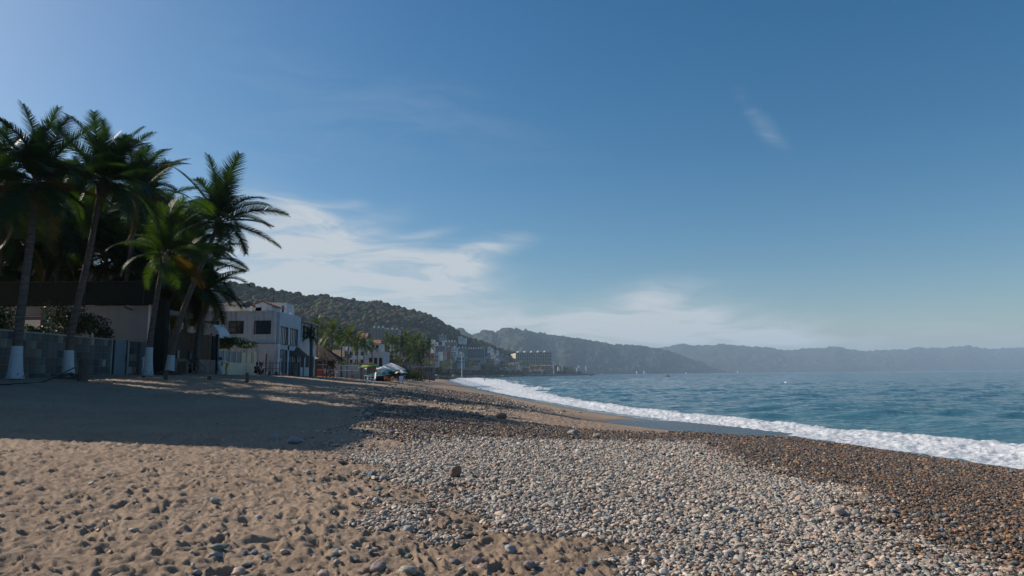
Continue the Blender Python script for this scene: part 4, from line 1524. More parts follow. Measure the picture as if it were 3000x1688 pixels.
# roof top structures
zr = at(809, 914, 68).z - 3 + .12
g0, g1 = at(770, 890, 72), at(815, 910, 72)
gb = empty('roof_gable', (g0.x, 70, 3 + zr), 'small white gable with a red tiled edge on top of the old white house', 'roof structure')
w = g1.x - g0.x
hgt_ = 1.12
MB().add([(0, 0, 0), (w, 0, 0), (w, 0, .72), (w * .45, 0, hgt_), (0, 0, .86), (0, 3, 0), (w, 3, 0), (w, 3, .72), (w * .45, 3, hgt_), (0, 3, .86)],
         [(0, 1, 2, 3, 4), (9, 8, 7, 6, 5), (1, 6, 7, 2), (5, 0, 4, 9)]).build('gable_wall', M['white'], gb)
MB().add([(-.3, -.2, .82), (w * .45, -.2, hgt_ + .02), (w + .4, -.2, .64), (w + .4, -.2, .72), (w * .45, -.2, hgt_ + .12), (-.3, -.2, .90), (-.3, 3.1, .82), (w * .45, 3.1, hgt_ + .02), (w + .4, 3.1, .64), (w + .4, 3.1, .72), (w * .45, 3.1, hgt_ + .12), (-.3, 3.1, .90)],
         [(0, 1, 4, 5), (1, 2, 3, 4), (5, 4, 10, 11), (4, 3, 9, 10), (7, 1, 0, 6), (8, 2, 1, 7), (2, 8, 9, 3), (6, 0, 5, 11)]).build('tiled_edge', M['tile'], gb)
MB().box(-1.4, -.05, .5, 2.5, 0, .55).build('low_wall', M['white'], gb)
s0, s1 = at(790, 888, 76), at(848, 915, 76)
sb = empty('stair_tower', (s0.x, 75, 3 + zr - .1), 'white box shaped stair tower on the roof behind the small gable', 'roof structure')
w = s1.x - s0.x
MB().box(0, w, 0, 2.6, -.1, s0.z - 3 - zr).build('wall', M['white'], sb)
MB().box(-.1, w + .1, -.1, 2.7, s0.z - 3 - zr, s0.z - 3 - zr + .08).build('roof', M['greywall'], sb)
MB().box(w * .78, w * .86, -.04, 0, .4, 1.3).build('window', M['dark'], sb)
for i, (px, py, Y, lab) in enumerate([(739, 885, 70, 'thin dark aerial mast on the roof of the old white house'), (802, 850, 76, 'tall thin aerial behind the stair tower')]):
    q = at(px, py, Y)
    o = MB().tube([(0, 0, 0), (0, 0, q.z - 3 - zr)], .035, 5).build('aerial', M['frame'], None, loc=(q.x, Y, 3 + zr - .05))
    tag(o, lab, 'aerial')
for i, (px, py, Y, lab) in enumerate([(737, 897, 70, 'white chimney stub left of the small gable'), (852, 917, 74, 'white post on the roof edge over the tall glazing'), (869, 925, 77, 'white corner post where the old house meets its neighbour')]):
    q = at(px, py, Y)
    o = MB().box(-.12, .12, -.12, .12, -1.6, 0).build('chimney_stub', M['white'], None, loc=(q.x, Y, q.z))
    tag(o, lab, 'chimney')
pw = MB().box(-5.5, -2.2, 2, 5, 0, .55).build('roof_parapet', M['cream'], None, loc=(hx1, 68, 3 + zr))
tag(pw, 'low cream parapet boxes on the roof of the old white house', 'roof structure')

# arched white canopy behind the fence
q = at(597, 985, 57)
ar = MB()
n_ = 12
prof = [(math.sin(math.pi / 2 * k / n_) * 1.3, math.cos(math.pi / 2 * k / n_) * 1.25) for k in range(n_ + 1)]
for d_ in (0, .5):
    pass
vs = [(x_, 0, z_) for x_, z_ in prof] + [(x_, 2.2, z_) for x_, z_ in prof] + [(0, 0, 0), (0, 2.2, 0)]
fs = [(k, k + 1, n_ + 2 + k, n_ + 1 + k) for k in range(n_)] + [tuple([2 * n_ + 2] + list(range(n_, -1, -1)))]
ar.add(vs, fs)
cn = ar.build('arched_canopy', M['white'], None, loc=(q.x, 57, q.z - .15))
tag(cn, 'white rounded canopy between the low palm and the old house', 'canopy')

# neighbour building, receding
nb_ = empty('neighbour_building', (WX, 76, 3.0), 'pale long building behind the old white house with an upper gallery', 'building')
zt2 = at(872, 936, 75.5).z - 3
MB().box(-7, -.25, 0, 6.4, -1, zt2 - .3).build('wall', M['oldwhite'], nb_)
for k in range(3):
    MB().box(-.26, -.2, .8 + k * 1.9, 2.0 + k * 1.9, 1.0, 2.3).build('window', M['dark'], nb_)
MB().box(-7.2, .3, -.1, 6.6, zt2 - .3, zt2 - .1).build('roof', M['greywall'], nb_)
MB().box(-.24, -.2, .6, 6.0, zt2 - 1.9, zt2 - .5).build('gallery_opening', M['dark'], nb_)
for k in range(5):
    MB().box(-.22, -.1, .6 + k * 1.3, .72 + k * 1.3, zt2 - 1.9, zt2 - .4).build('gallery_post', M['white'], nb_)

# grid fence and rusty post before the house
gf = empty('grid_fence', (-23.2, 62.9, 3.05), 'rusty metal grid fence below the old white house', 'fence')
dx, dy = 1.6 / 11, 5.2 / 11
for k in range(12):
    MB().tube([(dx * k, dy * k, -.1), (dx * k, dy * k, 1.35 + .04 * (k % 2))], .028, 5).build('upright', M['rust'], gf)
for z_ in (.1, .7, 1.2):
    MB().tube([(0, 0, z_), (1.6, 5.2, z_)], .02, 5).build('rail', M['rust'], gf)
MB().box(.02, .05, 0, .3, 0, 1.3).build('end_plate', M['frame'], gf)
q = ground(778, 1093)
o = MB().tube([(0, 0, -.2), (.03, 0, 2.0)], .07, 7).build('rusty_post', M['rust'], None, loc=(-23.1, 64.2, 3.1))
tag(o, 'tall rusty post in front of the grid fence', 'post')
o = MB().box(-.5, .5, -.06, .06, 0, 1.7).build('green_panel', M['farblue'], None, loc=(-23.7, 68.6, 3.1))
tag(o, 'pale green sheet of siding beside the grid fence', 'panel')


# palapas
def palapa(name, c, r_, h0, h1, label, posts=4, seed=1, rect=None):
    r2 = random.Random(seed)
    root = empty(name, c, label, 'thatched shelter')
    mb = MB()
    rx, ry = rect or (r_, r_)
    for k in range(520 if not rect else 1500):
        a = r2.uniform(0, 6.28)
        q = r2.uniform(.02, 1.0) ** .6
        ct_, st2 = math.cos(a), math.sin(a)
        if rect:
            mxx = max(abs(ct_), abs(st2))
            ct_, st2 = ct_ / mxx, st2 / mxx
        def pp(q_, a_=0):
            return Vector((ct_ * rx * q_ + a_ * -st2, st2 * ry * q_ + a_ * ct_, h1 - (h1 - h0) * q_ ** 1.15 + r2.uniform(-.04, .06)))
        w = r2.uniform(.06, .13)
        ln = r2.uniform(.16, .3)
        p0, p1, p2 = pp(q, w), pp(q, -w), pp(min(1.14, q + ln), r2.uniform(-.1, .1))
        mb.add([p0, p1, p2], [(0, 1, 2)])
    n = 18
    vs = [(0, 0, h1 - .06)]
    for k in range(n):
        a = 2 * math.pi * k / n
        c2, s2 = math.cos(a), math.sin(a)
        if rect:
            mxx = max(abs(c2), abs(s2))
            c2, s2 = c2 / mxx, s2 / mxx
        vs.append((c2 * rx, s2 * ry, h0))
    mb.add(vs, [(0, k + 1, (k + 1) % n + 1) for k in range(n)])
    mb.build('thatch_roof', M['thatch'], root)
    for k in range(posts):
        a = 2 * math.pi * (k + .5) / posts
        c2, s2 = math.cos(a), math.sin(a)
        MB().tube([(c2 * rx * .75, s2 * ry * .75, -.3), (c2 * rx * .72, s2 * ry * .72, h0 + .15)], .055, 6).build('post', M['oldwood'], root)
    return root


q = at(861, 1098, 74)
pl = palapa('palapa', (q.x, 74, gz(q.x, 74)), 1.45, 2.1, 3.25, 'small round thatched shelter on wooden posts beside the old house', 4, 3)
MB().box(-.7, .85, -.6, -.5, -.2, 1.35).build('bar_panel', M['greywall'], pl)
MB().box(-.72, .87, -.66, -.4, 1.36, 1.42).build('counter', M['wood'], pl)
MB().box(-.75, -.2, -.7, -.62, 1.42, 1.75).build('blue_cloth', M['blueboard'], pl)
q = at(915, 1098, 90)
palapa('thatched_bar', (-24.3, 86, gz(-24.3, 86)), 2.3, 2.1, 3.9, 'big thatched bar roof behind the two white market umbrellas', 6, 5, rect=(2.6, 2.2))
q = at(962, 1060, 88)
o = MB()
r2 = random.Random(4)
for k in range(260):
    a = r2.uniform(0, 1)
    w = r2.uniform(-.3, .3)
    o.add([(-1.6 + 2.6 * a + w, r2.uniform(-.2, .2), 1.6 - 2.1 * a), (-1.4 + 2.6 * a + w, r2.uniform(-.2, .2), 1.65 - 2.1 * a), (-1.2 + 2.6 * a + w, r2.uniform(-.3, .1), 1.2 - 2.1 * a)], [(0, 1, 2)])
o.tube([(-1.6, .1, 1.5), (1.0, .1, -.5)], .3, 7)
o2 = o.build('thatch_slope', M['thatch'], None, loc=(q.x, 86, q.z))
tag(o2, 'steep sunlit slope of thatch at the right end of the bar roof', 'thatch')


palapa('palapa', (-9.0, 6.7, gz(-9.0, 6.7)), 1.15, 2.4, 3.1, 'unseen thatched parasol added outside the left edge to shade the sand corner', 1, 8)  # unseen parasol, added only to cast a shadow towards the near left corner


# umbrellas
def umbrella(name, c, r_, hp, rise, label, mats, n=8, tilt=0.0, group=None, bands=None, cat='umbrella', drop=.0, pole=.03):
    """bands: list of (q0, q1, material) from the tip outwards, or mats cycling over the panels"""
    root = empty(name, c, label, cat, group)
    can = []
    if bands is None:
        for k in range(n):
            mb = MB()
            a0, a1 = 2 * math.pi * k / n, 2 * math.pi * (k + 1) / n
            vs = [(0, 0, hp + rise)]
            for q in (.35, .7, 1.0):
                z = hp + rise - rise * q ** 1.25
                vs += [(math.cos(a0) * r_ * q, math.sin(a0) * r_ * q, z), (math.cos((a0 + a1) / 2) * r_ * q * .955, math.sin((a0 + a1) / 2) * r_ * q * .955, z - .03 * q), (math.cos(a1) * r_ * q, math.sin(a1) * r_ * q, z)]
            fs = [(0, 1, 2), (0, 2, 3)]
            for i in range(2):
                b = 1 + 3 * i
                fs += [(b, b + 3, b + 4, b + 1), (b + 1, b + 4, b + 5, b + 2)]
            mb.add(vs, fs)
            can.append(mb.build('canopy_panel', mats[k % len(mats)], root))
    else:
        for (q0, q1, mt) in bands:
            mb = MB()
            N_ = n * 2
            vs = []
            for q in (q0, q1):
                for k in range(N_):
                    a = 2 * math.pi * k / N_
                    rr_ = r_ * q * (1 if k % 2 == 0 else .955)
                    vs.append((math.cos(a) * rr_, math.sin(a) * rr_, hp + rise - rise * q ** 1.7))
            mb.add(vs, [(k, (k + 1) % N_, N_ + (k + 1) % N_, N_ + k) for k in range(N_)])
            can.append(mb.build('canopy_band', mt, root))
    ribs = MB()
    MB().tube([(0, 0, -.3), (0, 0, hp + rise + .08)], pole, 7).build('pole', M['oldwood'], root)
    for k in range(n):
        a = 2 * math.pi * k / n
        MB().tube([(0, 0, hp + rise - .06), (math.cos(a) * r_ * .96, math.sin(a) * r_ * .96, hp + .0)], .012, 4).build('rib', M['frame'], root)
    root.rotation_euler = (0, tilt, rnd.uniform(0, .3))
    return root


um = {k: plain('umbrella_' + k, v, .85, .05, 9, bs=0) for k, v in dict(red=(.50, .09, .04), orange=(.62, .25, .05), yellow=(.68, .52, .06), green=(.02, .24, .09), pink=(.62, .36, .26), lime=(.30, .45, .10), mint=(.25, .50, .38)).items()}
q = ground(1083, 1113)
UY = 97.0


def gp(px, Y):
    X = at(px, 1100, Y).x
    return (X, Y, gz(X, Y))


umbrella('striped_umbrella', gp(1083, 97), 1.55, 1.82, .72, 'big round umbrella striped red, orange, yellow and green', None, 8, tilt=-.04,
         bands=[(.02, .22, um['red']), (.22, .36, um['orange']), (.36, .50, um['yellow']), (.50, .66, um['red']), (.66, .74, um['orange']), (.74, .86, um['yellow']), (.86, 1.0, um['green'])])
g = gp(1058, 96.5)
o = MB().tube([(0, 0, -.2), (.06, 0, 1.9)], .07, 7).build('wooden_post', M['oldwood'], None, loc=g)
tag(o, 'wooden post under the left edge of the striped umbrella', 'post')
umbrella('white_umbrella', gp(1145, 95), 2.05, 1.72, .90, 'widest umbrella, white with a yellow and a green panel on its right side', [um['yellow'], um['lime'], M['canvas'], M['canvas'], M['canvas'], M['canvas'], M['canvas'], M['canvas']], 8, tilt=.03)
umbrella('white_umbrella', gp(1175, 99), .95, 1.45, .52, 'small plain white umbrella below the right side of the widest one', [M['canvas']], 6)
umbrella('beige_umbrella', gp(1083, 100), 1.05, 1.62, .22, 'flat beige umbrella beneath the striped one', [M['beige'], M['canvas']], 8)
umbrella('beige_umbrella', gp(1103, 103), 1.05, 1.66, .22, 'flat beige umbrella between the striped and the widest one', [M['beige']], 8)
umbrella('teal_umbrella', gp(1140, 101), 1.55, 1.55, .28, 'flat teal umbrella underneath the widest white one', [M['teal'], um['mint'], M['teal']], 9)
umbrella('market_umbrella', gp(891, 82), .85, 2.15, .32, 'left of the two white market umbrellas before the thatched bar', [M['canvas']], 4, group='white market umbrellas at the bar')
umbrella('market_umbrella', gp(913, 83), .85, 2.12, .32, 'right of the two white market umbrellas before the thatched bar', [M['canvas']], 4, group='white market umbrellas at the bar')

# volleyball net
net = empty('volleyball_net', gp(911, 84), 'long white edged volleyball net stretched across the sand', 'net')
x1_ = gp(1050, 90)
b_ = Vector(gp(911, 84))
e_ = Vector(x1_) - b_
e_.z = 0
tz = at(911, 1067, 84).z - b_.z
bz = at(911, 1083, 84).z - b_.z
MB().tube([(0, 0, tz), e_ + Vector((0, 0, tz - .15))], .05, 5).build('top_tape', M['net'], net)
MB().tube([(0, 0, bz), e_ + Vector((0, 0, bz - .15))], .045, 5).build('bottom_tape', M['net'], net)
MB().tube([(0, 0, bz), (0, 0, tz)], .03, 5).build('side_tape', M['net'], net)
MB().tube([e_ + Vector((0, 0, bz - .15)), e_ + Vector((0, 0, tz - .15))], .03, 5).build('side_tape', M['net'], net)
mb = MB()
for k in range(44):
    q = e_ * (k / 44)
    mb.tube([q + Vector((0, 0, bz - .15 * k / 44)), q + Vector((0, 0, tz - .15 * k / 44))], .004, 3, cap=False)
for k in range(1, 6):
    mb.tube([(0, 0, bz + (tz - bz) * k / 6), e_ + Vector((0, 0, bz + (tz - bz) * k / 6 - .15))], .004, 3, cap=False)
mb.build('mesh_cords', M['net'], net)
for (px, Y, nm, lab) in ((905, 83.8, .05, 'bare wooden post at the left end of the volleyball net'), (956, 82, .085, 'dark wooden post standing in front of the volleyball net'), (1056, 90.5, .05, 'thin post at the right end of the volleyball net')):
    g = gp(px, Y)
    o = MB().tube([(0, 0, -.3), (.02, 0, 2.5 if px != 956 else 2.3)], nm, 7).build('net_post', M['oldwood'], None, loc=g)
    tag(o, lab, 'post')
g = gp(952, 83.5)
o = MB().lathe([(.02, -.42), (.16, -.28), (.21, 0), (.16, .28), (.02, .42)], 12).build('fender', M['plastic'], None, True, loc=(g[0] + .1, g[1], g[2] + .75))
tag(o, 'white oval float hanging on the dark post by the net', 'float')
# bar front, red boards
br = empty('red_bar_counter', gp(931, 92), 'faded red boarded counter behind the volleyball net', 'counter')
for k in range(10):
    MB().box(-1.3 + k * .27, -1.3 + k * .27 + .25, -.06, 0, -.1, .95).build('board', M['red'], br)
MB().box(-1.35, 1.45, -.15, .4, .96, 1.03).build('counter_top', M['wood'], br)
for k in range(4):
    MB().box(-1.2 + k * .85, -1.08 + k * .85, .2, .32, -.1, 2.9).build('bar_pillar', M['greywall'], br)
MB().box(-1.6, 1.7, 1.6, 1.8, -.1, 2.8).build('back_wall', M['dark'], br)
gw = empty('render_wall', gp(1005, 98), 'pale grey garden wall behind the net under the palms', 'wall')
MB().box(-2.9, 3.0, 0, .25, -.4, 1.75).build('wall_panel', M['farblue'], gw)
MB().box(-2.95, 3.05, -.05, .3, 1.75, 1.83).build('coping', M['concrete'], gw)
MB().box(3.3, 4.6, .3, .5, -.4, 1.6).build('wall_panel', M['greywall'], gw)
for k in range(12):
    MB().tube([(-2.6 + k * .55, .12, 1.83), (-2.6 + k * .55, .12, 2.6)], .025, 4).build('rail_post', M['concrete'], gw)
MB().tube([(-2.8, .12, 2.6), (3.6, .12, 2.55)], .03, 5).build('rail', M['concrete'], gw)

# covered skiff
g = gp(1107, 94)
sk = empty('covered_boat', g, 'dark beached boat heaped with a teal tarpaulin behind the white table', 'boat')
vs, fs = [], []
NS = 14
for i in range(NS + 1):
    q = i / NS
    x_ = -1.75 + 3.4 * q
    w = .65 * (math.sin(math.pi * (.10 + .80 * q)) ** .6)
    zt_ = .62 + .28 * q ** 2 + .12 * (1 - q) ** 4
    vs += [(x_, -w, zt_), (x_ + .1, -w * .72, .15), (x_ + .12, 0, -.02), (x_ + .1, w * .72, .15), (x_, w, zt_)]
for i in range(NS):
    for k in range(4):
        b = i * 5 + k
        fs.append((b, b + 5, b + 6, b + 1))
fs += [(0, 1, 2, 3, 4), tuple(NS * 5 + k for k in (4, 3, 2, 1, 0))]
MB().add(vs, fs).build('hull', M['hull'], sk, True)
gun = []
MB().tube([(-1.78 + 3.4 * i / NS, -.66 * (math.sin(math.pi * (.10 + .80 * i / NS)) ** .6), .64 + .28 * (i / NS) ** 2 + .12 * (1 - i / NS) ** 4) for i in range(NS + 1)], .045, 5).build('gunwale', M['cwhite'], sk)
vs = []
for i in range(15):
    for k in range(7):
        q, w = i / 14, k / 6 * 2 - 1
        x_ = -1.6 + 3.15 * q
        hw = .62 * (math.sin(math.pi * (.10 + .80 * q)) ** .6)
        vs.append((x_, w * hw, .70 + .28 * q ** 2 + .24 * (1 - w * w) + .10 * math.sin(i * 2.2 + k) * (1 - w * w)))
fs = [(i * 7 + k, (i + 1) * 7 + k, (i + 1) * 7 + k + 1, i * 7 + k + 1) for i in range(14) for k in range(6)]
MB().add(vs, fs).build('tarpaulin', M['teal'], sk)
for k in range(4):
    MB().tube([(-.9 + k * .7, -.6, .9 + .05 * k), (-.6 + k * .7, .1, 1.05 + .05 * k)], .05, 5).build('cloth_fold', M['cwhite'], sk)


def chair(name, c, label, mat, rz=0.0, reclined=False, s_=1.0, group=None):
    root = empty(name, c, label, 'chair', group, rz)
    MB().box(-.24, .24, -.24, .24, .42, .46).build('seat', mat, root)
    MB().box(-.24, .24, .22, .26, .46, .92).build('backrest', mat, root, rot=((-.35 if reclined else -.12), 0, 0))
    for sx_ in (-.22, .22):
        for sy_ in (-.22, .22):
            MB().tube([(sx_ * 1.1, sy_ * 1.15, -.03), (sx_, sy_, .43)], .02, 5).build('leg', mat, root)
        MB().box(sx_ - .03, sx_ + .03, -.24, .24, .64, .67).build('armrest', mat, root)
        MB().tube([(sx_, -.22, .45), (sx_, -.22, .65)], .018, 5).build('arm_support', mat, root)
    root.scale = (s_,) * 3
    return root


def table(name, c, label, mat, w=.45, h=.72, rz=0.0):
    root = empty(name, c, label, 'table', None, rz)
    MB().box(-w, w, -w, w, h, h + .04).build('tabletop', mat, root)
    for sx_ in (-1, 1):
        for sy_ in (-1, 1):
            MB().tube([(sx_ * w * .95, sy_ * w * .95, -.03), (sx_ * w * .8, sy_ * w * .8, h)], .028, 5).build('leg', mat, root)
    return root


g = ground(1086, 1129)
chair('plastic_chair', g, 'white plastic armchair standing alone on the sand before the boat', M['plastic'], rz=-1.2, s_=1.25)
table('plastic_table', gp(1092, 88), 'small white plastic table between the lone armchair and the boat', M['plastic'], .3, .6)
chair('plastic_chair', gp(1178, 92.5), 'white plastic chair at the right beside the standing dark person', M['plastic'], rz=.5, s_=1.15)
chair('beach_chair', gp(1132, 93), 'orange brown wooden chair nearest the boat', M['palewood'], rz=.4, reclined=True, group='wooden chairs under the white umbrella')
chair('beach_chair', gp(1143, 92), 'orange brown wooden chair between the boat and the wooden table', M['palewood'], rz=-.5, reclined=True, group='wooden chairs under the white umbrella')
table('wooden_table', gp(1155, 93), 'low pale wooden table under the widest umbrella', M['palewood'], .5, .58, .3)


# ================================================================== PEOPLE
def skin_obj(name, verts, edges, radii, mat, parent, root_i=0, sub=1):
    me = bpy.data.meshes.new(name)
    me.from_pydata(verts, edges, [])
    me.materials.append(mat)
    o = bpy.data.objects.new(name, me)
    COL.objects.link(o)
    o.parent = parent
    o.modifiers.new('skin', 'SKIN').use_smooth_shade = True
    sd = me.skin_vertices[0].data
    for i, r_ in enumerate(radii):
        sd[i].radius = (r_, r_) if not isinstance(r_, tuple) else r_
        sd[i].use_root = (i == root_i)
    s_ = o.modifiers.new('subd', 'SUBSURF')
    s_.levels = s_.render_levels = sub
    return o


POSE = {
    'stand': dict(pel=(0, 0, .92), che=(0, 0, 1.32), nec=(0, 0, 1.47), hea=(0, -.02, 1.62), sh=(.19, 0, 1.40), el=(.25, .02, 1.12), ha=(.26, -.04, .86), hip=(.10, 0, .90), kn=(.11, -.02, .48), an=(.11, .03, .08)),
    'walk': dict(pel=(0, 0, .92), che=(0, -.03, 1.32), nec=(0, -.05, 1.46), hea=(0, -.09, 1.60), sh=(.19, -.03, 1.39), el=(.26, .06, 1.12), ha=(.24, -.12, .92), hip=(.10, 0, .90), kn=(.11, -.14, .50), an=(.11, .04, .10)),
    'bend': dict(pel=(0, .1, .85), che=(0, -.22, 1.12), nec=(0, -.34, 1.18), hea=(0, -.46, 1.22), sh=(.19, -.28, 1.14), el=(.22, -.32, .85), ha=(.18, -.42, .62), hip=(.10, .1, .84), kn=(.12, -.02, .46), an=(.11, .06, .08)),
    'sit': dict(pel=(0, 0, .20), che=(0, -.08, .58), nec=(0, -.12, .72), hea=(0, -.16, .87), sh=(.19, -.1, .66), el=(.24, -.22, .42), ha=(.12, -.42, .46), hip=(.10, 0, .18), kn=(.14, -.40, .48), an=(.13, -.52, .08)),
}


def person(px, Y, label, pose='stand', rz=0.0, skin='skin', shirt=None, shorts=None, long=False, hair='hair', z=None, s_=1.0, x=None, group=None, base=None):
    c = base if base is not None else gp(px, Y)
    if z is not None: c = (c[0], c[1], z)
    root = empty('person', c, label, 'person', group, rz)
    q = POSE[pose]
    V = [q['pel'], tuple((a + b) / 2 for a, b in zip(q['pel'], q['che'])), q['che'], q['nec'], q['hea'], (q['hea'][0], q['hea'][1] - .01, q['hea'][2] + .10)]
    E = [(0, 1), (1, 2), (2, 3), (3, 4), (4, 5)]
    Rr_ = [(.15, .11), (.125, .09), (.16, .11), .055, .088, .072]
    for sg in (-1, 1):
        m_ = lambda k, dy=0: (q[k][0] * sg, q[k][1] + (dy if sg > 0 else 0), q[k][2])
        b = len(V)
        step = .26 if pose == 'walk' else 0
        hand = m_('ha')
        V += [m_('sh'), m_('el'), hand, (hand[0], hand[1] - .03, hand[2] - .09)]
        E += [(2, b), (b, b + 1), (b + 1, b + 2), (b + 2, b + 3)]
        Rr_ += [.062, .043, .028, .035]
        b = len(V)
        an = (m_('an')[0], m_('an')[1] + (step if sg > 0 else -step * .6), m_('an')[2])
        kn = (m_('kn')[0], m_('kn')[1] + (step * .45 if sg > 0 else -step * .2), m_('kn')[2])
        V += [m_('hip'), kn, an, (an[0], an[1] - .15, .04)]
        E += [(0, b), (b, b + 1), (b + 1, b + 2), (b + 2, b + 3)]
        Rr_ += [.092, .062, .042, .035]
    skin_obj('body', V, E, Rr_, M[skin], root, 0)
    hx, hy, hz_ = q['hea']
    hr = MB().lathe([(.02, .165), (.07, .14), (.098, .08), (.10, .0), (.085, -.05)], 12, (hx, hy + .02, hz_ + .04))
    hr.build('hair', M[hair], root, True)
    # nose and ears, small but there
    MB().box(hx - .012, hx + .012, hy - .125, hy - .085, hz_ + .01, hz_ + .05).box(hx - .105, hx - .09, hy - .02, hy + .02, hz_, hz_ + .05).box(hx + .09, hx + .105, hy - .02, hy + .02, hz_, hz_ + .05).build('face', M[skin], root)
    if shirt:
        V2 = [V[0], V[1], V[2], tuple(a * .6 + b * .4 for a, b in zip(V[2], V[3]))]
        E2 = [(0, 1), (1, 2), (2, 3)]
        R2 = [(.155, .125), (.145, .11), (.185, .13), .09]
        for b in (6, 14):
            k = len(V2)
            V2 += [V[b], tuple(a * .4 + c_ * .6 for a, c_ in zip(V[b], V[b + 1]))]
            E2 += [(2, k), (k, k + 1)]
            R2 += [.082, .062]
        skin_obj('shirt', V2, E2, R2, M[shirt], root, 1)
    if shorts:
        V2 = [V[0], tuple(a * .8 + b * .2 for a, b in zip(V[0], V[1]))]
        E2 = [(0, 1)]
        R2 = [(.165, .13), (.15, .12)]
        for b in (10, 18):
            k = len(V2)
            end = V[b + 1] if not long else V[b + 2]
            mid = tuple(a * .5 + c_ * .5 for a, c_ in zip(V[b], end)) if not long else V[b + 1]
            V2 += [V[b], mid, end] if long else [V[b], tuple(a * .25 + c_ * .75 for a, c_ in zip(V[b], end))]
            E2 += [(0, k), (k, k + 1)] + ([(k + 1, k + 2)] if long else [])
            R2 += [.105, .078, .06] if long else [.105, .088]
        skin_obj('trousers' if long else 'shorts', V2, E2, R2, M[shorts], root, 0)
    root.scale = (s_,) * 3
    return root


person(1169, 96, 'person all in black standing beside the white chair under the umbrellas', 'stand', .5, 'skindark', 'cblack', 'cblack', True)
person(1181, 94.5, 'person in light blue clothes bending behind the person in black', 'bend', 1.6, 'skindark', 'cblue', 'cblue', True)
person(1135, 94, 'seated person in pale shirt in the wooden chairs by the boat', 'sit', 1.0, 'skindark', 'cwhite', 'cblue', z=gp(1135, 94)[2] + .3)
person(985, 90, 'shirtless person in light shorts walking before the net', 'walk', 1.2, 'skin', None, 'cwhite')
person(977, 88, 'person in black crouching with a red bundle beside the shirtless walker', 'sit', -.8, 'skindark', 'cblack', 'cred')
person(1030, 93, 'person in pink sitting on the sand near the right end of the net', 'sit', .6, 'skin', 'cpink', 'cpink')
person(879, 79, 'person in a lime green shirt standing beside the thatched shelter', 'stand', 2.4, 'skin', 'clime', 'cwhite', hair='cwhite')
person(892, 84, 'person in a white shirt beneath the left market umbrella', 'stand', -.5, 'skindark', 'cwhite', 'cred', True)
person(874, 83, 'person in a pale cap and shirt behind the one in lime green', 'stand', .3, 'skindark', 'cwhite', 'cblack', hair='cwhite')
person(725, 61.5, 'left of two people sitting in the shade of the cream wall, in dark clothes', 'sit', .9, 'skindark', 'cblack', 'cblack', base=(-22.6, 60.5, gz(-22.6, 60.5) + .1))
person(733, 61.5, 'right of two people sitting in the shade of the cream wall, in a pale top', 'sit', .6, 'skindark', 'cwhite', 'cblack', base=(-22.5, 61.4, gz(-22.5, 61.4) + .1))
person(656, 55, 'person in a white patterned top and orange shorts bending by the leaning board', 'bend', -1.3, 'skin', 'cwhite', 'corange', base=(-22.9, 54.9, gz(-22.9, 54.9)))
person(556, 49, 'person in black sitting hunched at the foot of the stair railing', 'sit', .9, 'skindark', 'cblack', 'cblack', base=(-22.2, 47.4, gz(-22.2, 47.4)))
for i, (px, Y) in enumerate([(1204, 190), (1209, 192)]):
    person(px, Y, ['left of two distant dark figures walking on the sand beyond the umbrellas', 'right of two distant dark figures walking on the sand beyond the umbrellas'][i], 'walk', .4, 'skindark', 'cblack', 'cblack', True, s_=1.0)
person(1185, 170, 'distant figure in red sitting on the sand beyond the umbrellas', 'sit', .4, 'skin', 'cred', 'cred')
person(1284, 330, 'far figure standing at the water before the sea wall', 'stand', .4, 'skin', 'cwhite', 'cblack')
q = at(1420, 1115, 330)
person(1420, 330, 'bather standing waist deep in the white surf', 'stand', .3, 'skin', None, 'cred', base=(q.x, 330, -.35))
for i, (px, py, Y, lab) in enumerate([(1457, 1113, 290, 'head and shoulders of a swimmer just right of the standing bather'), (1521, 1114, 280, 'swimmer furthest out, head above the water'), (1363, 1111, 320, 'bather lying low in the wash left of the standing one')]):
    q = at(px, py, Y)
    person(px, Y, lab, 'stand', .3, 'skindark', None, 'cblack', base=(q.x, Y, -1.28))

# things lying about by the thatched shelter
g = gp(795, 66)
bg_ = empty('beach_bags', g, 'heap of pale and dark bags on the sand before the grid fence', 'bags')
for k in range(5):
    MB().lathe([(.05, 0), (.22, .08), (.24, .25), (.12, .38), (.02, .42)], 9, (-.5 + k * .32, .1 * (k % 2), 0)).build('bag', [M['cwhite'], M['hull'], M['cblue'], M['hull'], M['beige']][k], bg_, True)
g = gp(815, 67)
bh = empty('folded_chairs', g, 'heap of folded pale chairs on the sand near the thatched shelter', 'chairs')
for k in range(4):
    MB().box(-.4 + k * .2, .1 + k * .2, -.2, .2, .04 + .07 * k, .09 + .07 * k).build('folded_chair', [M['cwhite'], M['beige'], M['greywall'], M['cwhite']][k], bh, rot=(0, .2 * (k % 2), .3 * k))

# stumps and posts on the sand
def stump(px, py, h_, r_, label):
    g = ground(px, py)
    o = MB().tube([(0, 0, -.3), (.01, 0, h_ * .6), (.0, .01, h_)], [r_ * 1.05, r_, r_ * .95], 9).build('wooden_stump', M['oldwood'], None, loc=g)
    return tag(o, label, 'post')


